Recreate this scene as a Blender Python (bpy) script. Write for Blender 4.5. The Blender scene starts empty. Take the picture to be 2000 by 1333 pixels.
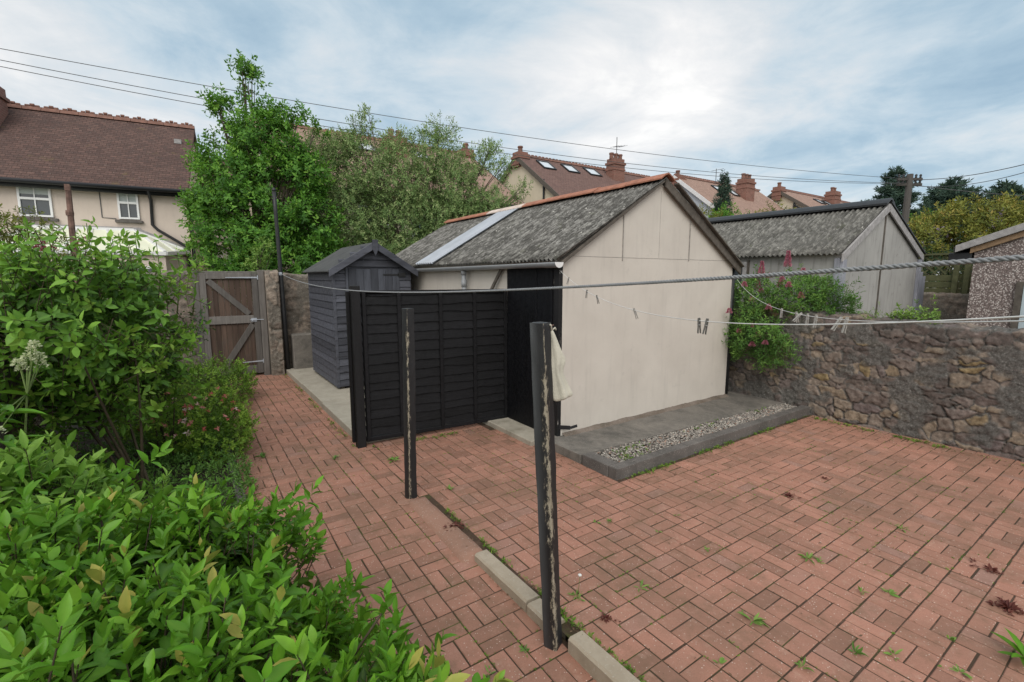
import bpy, math, random
import numpy as np
from mathutils import Vector, Matrix, noise as mnoise
random.seed(11)
RG = np.random.default_rng(11)
scene = bpy.context.scene
COL = scene.collection
PI = math.pi
R = math.radians

# ------------------------------------------------------------------ materials
class NT:
    def __init__(self, name):
        self.m = bpy.data.materials.new(name); self.m.use_nodes = True
        self.t = self.m.node_tree
        self.bsdf = self.t.nodes['Principled BSDF']
        self.out = self.t.nodes['Material Output']
    def n(self, ty, **kw):
        nd = self.t.nodes.new(ty)
        for k, v in kw.items(): setattr(nd, k, v)
        return nd
    def L(self, a, b): self.t.links.new(a, b)
    def setin(self, nd, key, v):
        s = nd.inputs[key]
        if hasattr(v, 'is_output'): self.L(v, s)
        else: s.default_value = v
    def coord(self, scale=(1, 1, 1), rot=(0, 0, 0), src='Object'):
        tc = self.n('ShaderNodeTexCoord'); mp = self.n('ShaderNodeMapping')
        mp.inputs['Scale'].default_value = scale; mp.inputs['Rotation'].default_value = rot
        self.L(tc.outputs[src], mp.inputs['Vector']); return mp.outputs[0]
    def noise(self, scale, detail=4, rough=.55, co=None, dist=0.0):
        nd = self.n('ShaderNodeTexNoise')
        nd.inputs['Scale'].default_value = scale; nd.inputs['Detail'].default_value = detail
        nd.inputs['Roughness'].default_value = rough; nd.inputs['Distortion'].default_value = dist
        self.L(co if co is not None else self.coord(), nd.inputs['Vector'])
        return nd.outputs['Fac']
    def vor(self, scale, co=None, feature='F1', out='Distance'):
        nd = self.n('ShaderNodeTexVoronoi', feature=feature)
        nd.inputs['Scale'].default_value = scale
        self.L(co if co is not None else self.coord(), nd.inputs['Vector'])
        return nd.outputs[out]
    def ramp(self, fac, stops, interp='LINEAR'):
        nd = self.n('ShaderNodeValToRGB'); cr = nd.color_ramp; cr.interpolation = interp
        while len(cr.elements) < len(stops): cr.elements.new(.5)
        for e, (p, c) in zip(cr.elements, stops):
            e.position = p
            e.color = (c, c, c, 1) if isinstance(c, (int, float)) else (*c[:3], 1)
        self.L(fac, nd.inputs[0]); return nd.outputs[0]
    def mix(self, fac, a, b, blend='MIX'):
        nd = self.n('ShaderNodeMix', data_type='RGBA', blend_type=blend)
        for k, v in ((0, fac), (6, a), (7, b)):
            if hasattr(v, 'is_output'): self.L(v, nd.inputs[k])
            elif k == 0: nd.inputs[0].default_value = v
            else: nd.inputs[k].default_value = (v, v, v, 1) if isinstance(v, (int, float)) else (*v[:3], 1)
        return nd.outputs[2]
    def math(self, op, a, b=0.0, clamp=False):
        nd = self.n('ShaderNodeMath', operation=op); nd.use_clamp = clamp
        for k, v in ((0, a), (1, b)):
            if hasattr(v, 'is_output'): self.L(v, nd.inputs[k])
            else: nd.inputs[k].default_value = v
        return nd.outputs[0]
    def attr(self, name, out='Fac'):
        nd = self.n('ShaderNodeAttribute', attribute_name=name); return nd.outputs[out]
    def bump(self, h, strength=.4, dist=.01):
        nd = self.n('ShaderNodeBump'); nd.inputs['Strength'].default_value = strength
        nd.inputs['Distance'].default_value = dist
        self.L(h, nd.inputs['Height']); self.L(nd.outputs[0], self.bsdf.inputs['Normal'])
    def base(self, c): self.setin(self.bsdf, 'Base Color', c if hasattr(c, 'is_output') else (*c[:3], 1))
    def rough(self, v): self.setin(self.bsdf, 'Roughness', v)
    def spec(self, v): self.bsdf.inputs['Specular IOR Level'].default_value = v

def simple(name, c, rough=.6, var=.25, scale=9, bump=.25, metal=0, spec=.4, stretch=(1, 1, 1), bscale=60):
    t = NT(name); co = t.coord(stretch)
    f = t.noise(scale, 5, .6, co)
    lo = tuple(x * (1 - var) for x in c); hi = tuple(min(1, x * (1 + var)) for x in c)
    t.base(t.ramp(f, [(.28, lo), (.72, hi)])); t.rough(rough); t.spec(spec)
    t.bsdf.inputs['Metallic'].default_value = metal
    if bump: t.bump(t.noise(bscale, 4, .6, co), bump, .006)
    return t.m

M = {}
def mk_brick():
    t = NT('red_paver'); co = t.coord()
    c = t.ramp(t.attr('tint'), [(0, (.27, .145, .104)), (.2, (.355, .183, .13)), (.6, (.405, .203, .146)), (.9, (.44, .224, .162)), (1, (.325, .19, .15))])
    fl = t.ramp(t.vor(52, co), [(.12, 1.0), (.21, 0.0)])
    sel = t.ramp(t.noise(40, 2, .5, co), [(.46, 0.0), (.54, 1.0)])
    c = t.mix(t.math('MULTIPLY', t.math('MULTIPLY', fl, sel), .75), c, (.80, .70, .62))
    c = t.mix(t.ramp(t.noise(150, 3, .7, co), [(.3, .35), (.6, 0.0)]), c, (.17, .085, .065))
    c = t.mix(t.ramp(t.noise(1.1, 5, .65, co), [(.44, 0.0), (.68, .6)]), c, (.175, .112, .078))
    c = t.mix(t.ramp(t.noise(6.5, 5, .7, co), [(.49, 0.0), (.72, .55)]), c, (.15, .10, .062))
    c = t.mix(t.ramp(t.noise(16, 5, .7, co), [(.55, 0.0), (.75, .5)]), c, (.44, .29, .22))
    t.base(c); t.rough(.85); t.spec(.25)
    t.bump(t.noise(190, 4, .7, co), .6, .004)
    return t.m
M['brick'] = mk_brick()
def mk_joint():
    t = NT('mossy_joint'); co = t.coord()
    c = t.ramp(t.noise(3.2, 6, .7, co), [(.33, (.15, .09, .06)), (.45, (.065, .038, .024)), (.54, (.058, .038, .02)), (.62, (.066, .066, .018)), (.74, (.10, .12, .028))])
    t.base(c); t.rough(.95); t.bump(t.noise(150, 3, .7, co), .9, .008); return t.m
M['joint'] = mk_joint()
def mk_concrete(name, a, b, dirt=(.06, .06, .055), speck=True, dirtlo=.52):
    t = NT(name); co = t.coord()
    c = t.ramp(t.noise(4, 8, .65, co), [(.3, a), (.7, b)])
    c = t.mix(t.ramp(t.noise(2.1, 6, .7, co), [(dirtlo, 0.0), (.75, .75)]), c, dirt)
    if speck: c = t.mix(t.ramp(t.noise(85, 2, .6, co), [(.62, 0.0), (.7, .45)]), c, (.5, .47, .42))
    t.base(c); t.rough(.9); t.spec(.25); t.bump(t.noise(90, 5, .7, co), .5, .006); return t.m
M['slab'] = mk_concrete('dark_concrete', (.10, .094, .086), (.25, .228, .20), (.05, .05, .046), True, .46)
M['path_conc'] = mk_concrete('pale_concrete', (.30, .275, .225), (.42, .39, .325), (.15, .14, .10), dirtlo=.56)
M['edging'] = mk_concrete('buff_edging', (.30, .25, .185), (.43, .37, .29), (.14, .12, .09))
M['kerb'] = mk_concrete('dark_kerb', (.085, .079, .074), (.165, .152, .142), (.05, .05, .045))
M['mortar'] = mk_concrete('red_mortar', (.27, .155, .112), (.37, .21, .155), (.15, .105, .075), True, .44)

def mk_stone(name, pal, mortar_a, mortar_b):
    t = NT(name); co = t.coord()
    c = t.ramp(t.attr('tint'), pal)
    f = t.noise(16, 6, .7, co)
    c = t.mix(1.0, c, t.ramp(f, [(.25, .4), (.75, 1.75)]), 'MULTIPLY')
    mo = t.ramp(t.noise(45, 4, .7, co), [(.35, mortar_a), (.6, mortar_b), (.72, tuple(min(1, 2.2 * x) for x in mortar_b))])
    pat = t.ramp(t.noise(2.6, 6, .7, co), [(.54, 0.0), (.66, .7)])
    mask = t.math('MAXIMUM', t.attr('mortar'), pat, True)
    c = t.mix(mask, c, mo)
    c = t.mix(t.ramp(t.noise(1.3, 4, .6, co), [(.5, 0.0), (.75, .5)]), c, (.05, .048, .043))
    t.base(c); t.rough(.95); t.spec(.2)
    t.bump(t.noise(70, 6, .75, co), .8, .015); return t.m
M['stone'] = mk_stone('rubble_stone', [(0, (.10, .085, .077)), (.2, (.135, .108, .098)), (.42, (.19, .155, .13)), (.58, (.155, .127, .123)), (.78, (.225, .185, .15)), (.95, (.24, .19, .14)), (1, (.22, .165, .08))], (.07, .067, .062), (.155, .15, .14))
M['stone_back'] = mk_stone('brown_stone', [(0, (.13, .11, .09)), (.5, (.215, .175, .145)), (1, (.29, .24, .195))], (.11, .10, .085), (.22, .20, .17))

def mk_render(name, a, b, streak=(.35, .33, .30), amt=.35):
    t = NT(name); co = t.coord()
    c = t.ramp(t.noise(2.2, 6, .6, co), [(.3, a), (.7, b)])
    st = t.noise(3.5, 6, .65, t.coord((3.5, 3.5, .35)))
    c = t.mix(t.ramp(st, [(.52, 0.0), (.78, amt)]), c, streak)
    sp = t.noise(7, 5, .7, co)
    c = t.mix(t.ramp(sp, [(.60, 0.0), (.72, amt * .9)]), c, streak)
    t.base(c); t.rough(.85); t.spec(.25); t.bump(t.noise(40, 5, .7, co), .2, .006); return t.m
M['cream'] = mk_render('cream_painted_render', (.545, .505, .455), (.61, .57, .515), (.36, .34, .31), .3)
M['grey_board'] = mk_render('grey_cement_board', (.31, .305, .295), (.385, .38, .365), (.15, .148, .13), .75)
M['pinkrender'] = mk_render('pinkish_beige_render', (.58, .50, .44), (.64, .555, .49), (.45, .39, .345), .3)
M['creamhouse'] = mk_render('cream_house_render', (.60, .53, .41), (.66, .585, .46), (.42, .38, .30), .25)
M['bluewhite'] = mk_render('pale_blue_render', (.50, .54, .60), (.56, .60, .66), (.4, .42, .45), .25)

def mk_corr(name, a, b, light, amt):
    t = NT(name); co = t.coord()
    c = t.ramp(t.noise(5, 8, .7, co), [(.3, a), (.7, b)])
    c = t.mix(t.ramp(t.noise(20, 4, .75, t.coord((.35, 1, .35))), [(.46, 0.0), (.64, amt)]), c, light)
    c = t.mix(t.ramp(t.noise(17, 2, .6, co), [(.69, 0.0), (.73, .85)]), c, (.55, .54, .50))
    c = t.mix(t.ramp(t.noise(6, 5, .7, co), [(.58, 0.0), (.75, .6)]), c, (.075, .085, .045))
    t.base(c); t.rough(.95); t.spec(.15); t.bump(t.noise(60, 5, .75, co), .8, .012); return t.m
M['corr'] = mk_corr('weathered_corrugated_sheet', (.055, .054, .05), (.13, .127, .118), (.34, .335, .315), .8)
M['corr2'] = mk_corr('lichened_corrugated_sheet', (.07, .069, .063), (.15, .147, .136), (.33, .325, .30), .65)
M['galv'] = simple('galvanised_sheet', (.40, .435, .485), .5, .12, 3, .05, .1)
M['gutter'] = simple('grey_plastic', (.27, .285, .30), .4, .08, 5, 0)
M['terracotta'] = simple('terracotta_ridge', (.35, .15, .095), .8, .3, 8, .5)
M['ridge_dark'] = simple('dark_terracotta_ridge', (.20, .105, .08), .85, .35, 6, .5)
M['white'] = simple('white_plastic', (.78, .79, .80), .4, .05, 4, 0)
M['whitepaint'] = simple('white_painted_timber', (.74, .74, .74), .5, .08, 6, .1)
M['black_metal'] = simple('black_metal', (.022, .023, .025), .45, .3, 20, .15)
M['black_plastic'] = simple('black_plastic', (.02, .021, .024), .4, .2, 8, 0)
M['fascia'] = simple('dark_grey_brown_timber', (.105, .092, .078), .85, .35, 14, .5)
M['grey_frame'] = simple('blue_grey_painted_timber', (.30, .31, .36), .7, .25, 12, .3, stretch=(1, 1, .2))
M['ltgrey_board'] = simple('weathered_pale_timber', (.33, .32, .32), .8, .3, 14, .4)
def mk_wood(name, a, b, dark, axis=2, rough=.85, streak=30):
    t = NT(name); s = [1, 1, 1]; s[axis] = .06
    co = t.coord(tuple(s))
    c = t.ramp(t.noise(streak, 6, .7, co), [(.3, a), (.7, b)])
    c = t.mix(t.ramp(t.noise(3, 5, .65), [(.5, 0.0), (.75, .65)]), c, dark)
    c = t.mix(1.0, c, t.ramp(t.attr('tint'), [(0, .7), (1, 1.25)]), 'MULTIPLY')
    t.base(c); t.rough(rough); t.spec(.25); t.bump(t.noise(streak * 2, 5, .7, co), .5, .005); return t.m
M['gate_board'] = mk_wood('brown_weathered_board', (.062, .043, .034), (.135, .092, .07), (.085, .075, .068))
M['gate_frame'] = mk_wood('silvered_timber', (.12, .112, .104), (.215, .20, .185), (.10, .088, .08))
def mk_blackpaint(name, c, peel, pl, axis=2):
    t = NT(name); s = [1, 1, 1]; s[axis] = .12
    co = t.coord(tuple(s)); co1 = t.coord()
    b = t.ramp(t.noise(12, 5, .7, co), [(.3, tuple(.7 * x for x in c)), (.75, tuple(1.5 * x for x in c))])
    b = t.mix(t.ramp(t.noise(30, 4, .7, co), [(pl, 0.0), (pl + .03, .9)]), b, peel)
    b = t.mix(1.0, b, t.ramp(t.attr('tint'), [(0, .72), (1, 1.4)]), 'MULTIPLY')
    t.base(b); t.rough(t.ramp(t.noise(20, 4, .6, co1), [(.3, .45), (.7, .75)])); t.spec(.25)
    t.bump(t.noise(55, 5, .7, co), .5, .005); return t.m
M['black_fence'] = mk_blackpaint('black_stained_timber', (.0065, .0067, .008), (.16, .14, .11), .72, 0)
M['black_door'] = mk_blackpaint('black_painted_door', (.0045, .005, .007), (.12, .12, .12), .80)
M['shed_blue'] = mk_blackpaint('blue_grey_painted_timber_boards', (.068, .072, .088), (.03, .03, .034), .62, 0)
M['shed_door'] = mk_blackpaint('blue_grey_painted_door', (.058, .063, .077), (.028, .029, .034), .66)
def mk_post():
    t = NT('black_paint_peeling_post'); co = t.coord((1, 1, .18)); g = t.coord((1, 1, .12))
    b = t.ramp(t.noise(10, 5, .7, co), [(.3, (.011, .011, .012)), (.75, (.024, .024, .026))])
    pe = t.ramp(t.noise(90, 4, .7, g), [(.3, (.20, .17, .12)), (.7, (.42, .38, .30))])
    mm = t.math('ADD', t.attr('peel'), t.math('MULTIPLY', t.math('SUBTRACT', t.noise(52, 7, .8, t.coord((1, 1, .35))), .5), 3.8))
    m = t.ramp(mm, [(.78, 0.0), (.90, 1.0)]); m0 = t.ramp(mm, [(.55, 0.0), (.75, .6)])
    # lighter grey, strongest along one edge of one side, fainter on top
    b = t.mix(t.math('MULTIPLY', t.attr('pale_mask'), t.ramp(t.noise(6, 5, .6, co), [(.35, .25), (.65, .9)])), b, (.105, .112, .118))
    b = t.mix(m0, b, (.07, .058, .045)); b = t.mix(m, b, pe)
    t.base(b); t.rough(.6); t.bump(t.noise(60, 5, .7, g), .6, .006); return t.m
M['post'] = mk_post()
def mk_felt():
    t = NT('mineral_roof_felt'); co = t.coord()
    c = t.ramp(t.noise(3, 6, .6, co), [(.3, (.045, .048, .05)), (.7, (.085, .088, .088))])
    t.base(c); t.rough(.95); t.bump(t.noise(220, 3, .7, co), .6, .004); return t.m
M['felt'] = mk_felt()
def mk_tiles(name, a, b, c2, moss):
    t = NT(name); tc = t.n('ShaderNodeTexCoord')
    br = t.n('ShaderNodeTexBrick'); br.offset = .5
    sep = t.n('ShaderNodeSeparateXYZ'); t.L(tc.outputs['Object'], sep.inputs[0])
    cmb = t.n('ShaderNodeCombineXYZ'); t.L(sep.outputs[0], cmb.inputs[0]); t.L(sep.outputs[2], cmb.inputs[1])
    t.L(cmb.outputs[0], br.inputs['Vector'])
    br.inputs['Scale'].default_value = 1.0; br.inputs['Brick Width'].default_value = .17; br.inputs['Row Height'].default_value = .075
    br.inputs['Mortar Size'].default_value = .006; br.inputs['Bias'].default_value = 0
    br.inputs['Color1'].default_value = (*a, 1); br.inputs['Color2'].default_value = (*b, 1); br.inputs['Mortar'].default_value = (*[x * .45 for x in a], 1)
    co = t.coord()
    c = t.mix(t.ramp(t.noise(9, 5, .7, co), [(.45, 0.0), (.65, .6)]), br.outputs['Color'], c2)
    c = t.mix(t.ramp(t.noise(.9, 6, .7, co), [(.62, 0.0), (.74, .8)]), c, moss)
    c = t.mix(t.ramp(t.noise(35, 2, .6, co), [(.66, 0.0), (.7, .5)]), c, (.38, .34, .30))
    t.base(c); t.rough(.9); t.spec(.2)
    t.bump(br.outputs['Fac'], -.5, .015); return t.m
M['tile_brown'] = mk_tiles('brown_clay_tiles', (.095, .060, .053), (.15, .092, .078), (.065, .05, .047), (.15, .12, .05))
M['tile_maroon'] = mk_tiles('maroon_clay_tiles', (.15, .092, .08), (.20, .122, .105), (.125, .085, .077), (.16, .11, .07))
M['tile_salmon'] = mk_tiles('salmon_clay_tiles', (.31, .205, .165), (.38, .255, .205), (.26, .18, .15), (.28, .22, .16))
def mk_housebrick():
    t = NT('red_chimney_brick'); tc = t.n('ShaderNodeTexCoord'); sep = t.n('ShaderNodeSeparateXYZ'); t.L(tc.outputs['Object'], sep.inputs[0])
    cmb = t.n('ShaderNodeCombineXYZ'); t.L(t.math('ADD', sep.outputs[0], sep.outputs[1]), cmb.inputs[0]); t.L(sep.outputs[2], cmb.inputs[1])
    br = t.n('ShaderNodeTexBrick'); t.L(cmb.outputs[0], br.inputs['Vector'])
    br.inputs['Scale'].default_value = 1; br.inputs['Brick Width'].default_value = .225; br.inputs['Row Height'].default_value = .075; br.inputs['Mortar Size'].default_value = .008
    br.inputs['Color1'].default_value = (.19, .082, .063, 1); br.inputs['Color2'].default_value = (.26, .115, .09, 1); br.inputs['Mortar'].default_value = (.24, .17, .13, 1)
    c = t.mix(t.ramp(t.noise(3, 5, .7), [(.5, 0.0), (.75, .6)]), br.outputs['Color'], (.14, .08, .06))
    t.base(c); t.rough(.9); t.bump(br.outputs['Fac'], -.4, .01); return t.m
M['redbrick'] = mk_housebrick()
def mk_pebble():
    t = NT('pebbledash'); co = t.coord()
    d = t.n('ShaderNodeTexVoronoi'); d.inputs['Scale'].default_value = 62; t.L(co, d.inputs['Vector'])
    rnd = t.n('ShaderNodeSeparateColor'); t.L(d.outputs['Color'], rnd.inputs[0])
    c = t.ramp(rnd.outputs[0], [(0, (.12, .09, .085)), (.4, (.27, .215, .20)), (.75, (.42, .36, .34)), (1, (.62, .58, .55))])
    c = t.mix(t.ramp(d.outputs['Distance'], [(.4, 0.0), (.7, .85)]), c, (.10, .08, .075))
    t.base(c); t.rough(.9); t.bump(d.outputs['Distance'], -.9, .012); return t.m
M['pebble'] = mk_pebble()
def mk_glass(name, c=(.05, .06, .07), rough=.05):
    t = NT(name); t.base(c); t.rough(rough); t.spec(.8); return t.m
M['glass'] = mk_glass('dark_window_glass')
M['skyglass'] = mk_glass('rooflight_glass', (.62, .66, .70), .12)  # pale base colour stands in for the sky reflected in the panes
M['blind'] = simple('pale_roller_blind', (.50, .55, .54), .7, .05, 3, 0)
M['poly'] = simple('cream_polycarbonate', (.74, .77, .60), .35, .05, 2, 0)
M['soil'] = simple('dark_garden_soil', (.040, .030, .021), .95, .5, 12, .9, bscale=40)
M['ground'] = simple('rough_ground', (.10, .095, .06), .95, .4, 2, .8, bscale=20)
M['rust'] = simple('rusty_steel', (.17, .105, .085), .9, .5, 12, .8)
M['rope'] = simple('grey_white_rope', (.24, .25, .26), .85, .15, 60, .3)
M['line'] = simple('white_plastic_cord', (.70, .70, .68), .6, .08, 40, 0)
M['peg_grey'] = simple('grey_weathered_peg', (.13, .125, .115), .7, .25, 60, .2)
M['peg_pale'] = simple('pale_weathered_peg', (.34, .325, .30), .6, .15, 60, .2)
M['spring'] = simple('steel_spring', (.4, .4, .4), .4, .1, 30, 0, .8)
M['cloth'] = simple('dirty_cream_cloth', (.55, .53, .45), .9, .16, 9, .5, bscale=120)
M['wire'] = simple('black_cable', (.09, .095, .10), .6, .1, 10, 0)
M['polewood'] = mk_wood('grey_pole_timber', (.065, .06, .056), (.115, .108, .10), (.10, .09, .08))
M['insul'] = simple('white_ceramic', (.6, .6, .58), .3, .1, 10, 0)
M['greenwood'] = simple('algae_green_timber', (.10, .105, .05), .9, .3, 10, .4)
M['stem'] = simple('brown_green_stem', (.07, .055, .032), .8, .35, 30, .3)
M['gstem'] = simple('green_stem', (.10, .15, .035), .7, .25, 30, .1)
M['bark'] = simple('grey_brown_bark', (.085, .07, .052), .9, .4, 14, .8, stretch=(1, 1, .3))
M['seam'] = simple('grey_joint_strip', (.27, .255, .235), .8, .3, 20, .2)
M['moss'] = mk_moss = simple('dry_moss', (.085, .095, .025), .95, .6, 20, 0)
M['litter'] = simple('dead_brown_litter', (.13, .085, .05), .9, .55, 30, .2)
def mk_gravel():
    t = NT('grey_white_gravel')
    c = t.ramp(t.attr('tint'), [(0, (.07, .065, .06)), (.35, (.17, .155, .14)), (.6, (.29, .265, .235)), (.85, (.50, .47, .42)), (1, (.30, .18, .13))])
    t.base(c); t.rough(.8); return t.m
M['gravel'] = mk_gravel()
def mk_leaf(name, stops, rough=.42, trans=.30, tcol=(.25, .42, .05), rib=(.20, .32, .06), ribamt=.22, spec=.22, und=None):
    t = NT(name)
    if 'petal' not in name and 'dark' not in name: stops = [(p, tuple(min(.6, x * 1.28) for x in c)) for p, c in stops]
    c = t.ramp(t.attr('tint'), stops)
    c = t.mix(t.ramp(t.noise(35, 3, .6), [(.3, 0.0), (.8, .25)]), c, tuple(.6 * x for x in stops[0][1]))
    if ribamt: c = t.mix(t.math('MULTIPLY', t.attr('rib'), ribamt), c, rib)
    t.base(c); t.rough(rough); t.spec(spec)
    tr = t.n('ShaderNodeBsdfTranslucent')
    mc = t.mix(.6, c, tcol); t.L(mc, tr.inputs['Color'])
    mx = t.n('ShaderNodeMixShader'); mx.inputs[0].default_value = trans
    t.L(t.bsdf.outputs[0], mx.inputs[1]); t.L(tr.outputs[0], mx.inputs[2]); t.L(mx.outputs[0], t.out.inputs[0])
    return t.m
M['lf_hedge'] = mk_leaf('glossy_hedge_leaf', [(0, (.008, .028, .004)), (.35, (.045, .135, .007)), (.7, (.085, .245, .014)), (.985, (.165, .345, .03)), (1, (.33, .30, .07))], .38, .25)
M['lf_hedge2'] = mk_leaf('light_hedge_leaf', [(0, (.025, .07, .012)), (.5, (.11, .25, .03)), (1, (.26, .43, .08))], .42, .28)
M['lf_bush'] = mk_leaf('mid_green_leaf', [(0, (.025, .07, .015)), (.45, (.085, .21, .028)), (.8, (.18, .36, .045)), (1, (.30, .46, .08))], .4, .28)
M['lf_rose'] = mk_leaf('dark_rose_leaf', [(0, (.010, .028, .014)), (.5, (.028, .066, .03)), (.9, (.06, .13, .05)), (1, (.12, .05, .03))], .35, .15, (.1, .2, .05))
M['lf_azalea'] = mk_leaf('small_fresh_leaf', [(0, (.045, .09, .015)), (.5, (.13, .25, .03)), (1, (.28, .42, .06))], .5, .25, ribamt=0)
M['lf_cover'] = mk_leaf('ground_cover_leaf', [(0, (.03, .08, .02)), (.5, (.08, .19, .04)), (1, (.19, .34, .08))], .45, .25)
M['lf_tree1'] = mk_leaf('fresh_tree_leaf', [(0, (.022, .07, .015)), (.45, (.075, .20, .03)), (.8, (.14, .32, .045)), (1, (.25, .44, .07))], .5, .35, (.22, .42, .04), ribamt=0, spec=.3)
M['lf_tree2'] = mk_leaf('grey_olive_leaf', [(0, (.07, .13, .045)), (.45, (.17, .275, .095)), (.8, (.30, .40, .16)), (1, (.44, .50, .25))], .55, .3, (.2, .26, .07), ribamt=0, spec=.3)
M['lf_dark'] = mk_leaf('dark_evergreen_leaf', [(0, (.010, .026, .012)), (.6, (.026, .06, .024)), (1, (.05, .10, .035))], .5, .15, (.08, .15, .04), ribamt=0)
M['lf_conifer'] = mk_leaf('conifer_needles', [(0, (.03, .055, .045)), (.6, (.055, .095, .07)), (1, (.09, .14, .09))], .6, .1, (.06, .1, .05), ribamt=0, spec=.2)  # distance haze is put into the needle colour, paler and bluer
M['lf_yellow'] = mk_leaf('yellow_green_leaf', [(0, (.05, .075, .018)), (.5, (.14, .165, .035)), (1, (.29, .25, .06))], .5, .3, (.35, .35, .05), ribamt=0)
M['lf_wist'] = mk_leaf('bronze_green_leaf', [(0, (.06, .085, .02)), (.4, (.15, .18, .04)), (.8, (.27, .275, .06)), (1, (.36, .26, .08))], .5, .3, (.32, .28, .05), ribamt=0)
M['lf_val'] = mk_leaf('valerian_leaf', [(0, (.025, .075, .022)), (.5, (.085, .20, .05)), (1, (.22, .38, .08))], .45, .25, ribamt=.2)
M['lf_red'] = mk_leaf('red_brown_weed_leaf', [(0, (.07, .02, .018)), (1, (.16, .06, .045))], .6, .15, (.3, .06, .04), ribamt=0)
M['lf_weed'] = mk_leaf('weed_leaf', [(0, (.05, .10, .025)), (.6, (.12, .22, .045)), (1, (.24, .34, .09))], .55, .2, ribamt=.3)
M['fl_pink'] = mk_leaf('pink_petal', [(0, (.42, .12, .19)), (1, (.66, .34, .40))], .6, .3, (.6, .1, .2), ribamt=0)
M['fl_crimson'] = mk_leaf('crimson_petal', [(0, (.19, .03, .06)), (1, (.36, .07, .12))], .6, .25, (.4, .06, .1), ribamt=0)
M['fl_salmon'] = mk_leaf('coral_petal', [(0, (.55, .12, .10)), (.6, (.70, .30, .26)), (1, (.80, .72, .66))], .6, .3, (.7, .3, .25), ribamt=0)
M['fl_white'] = mk_leaf('cream_petal', [(0, (.45, .52, .26)), (1, (.72, .74, .54))], .6, .3, (.7, .75, .5), ribamt=0)
M['fl_lilac'] = mk_leaf('lilac_petal', [(0, (.30, .24, .36)), (1, (.50, .42, .52))], .6, .3, (.5, .4, .55), ribamt=0)

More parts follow.
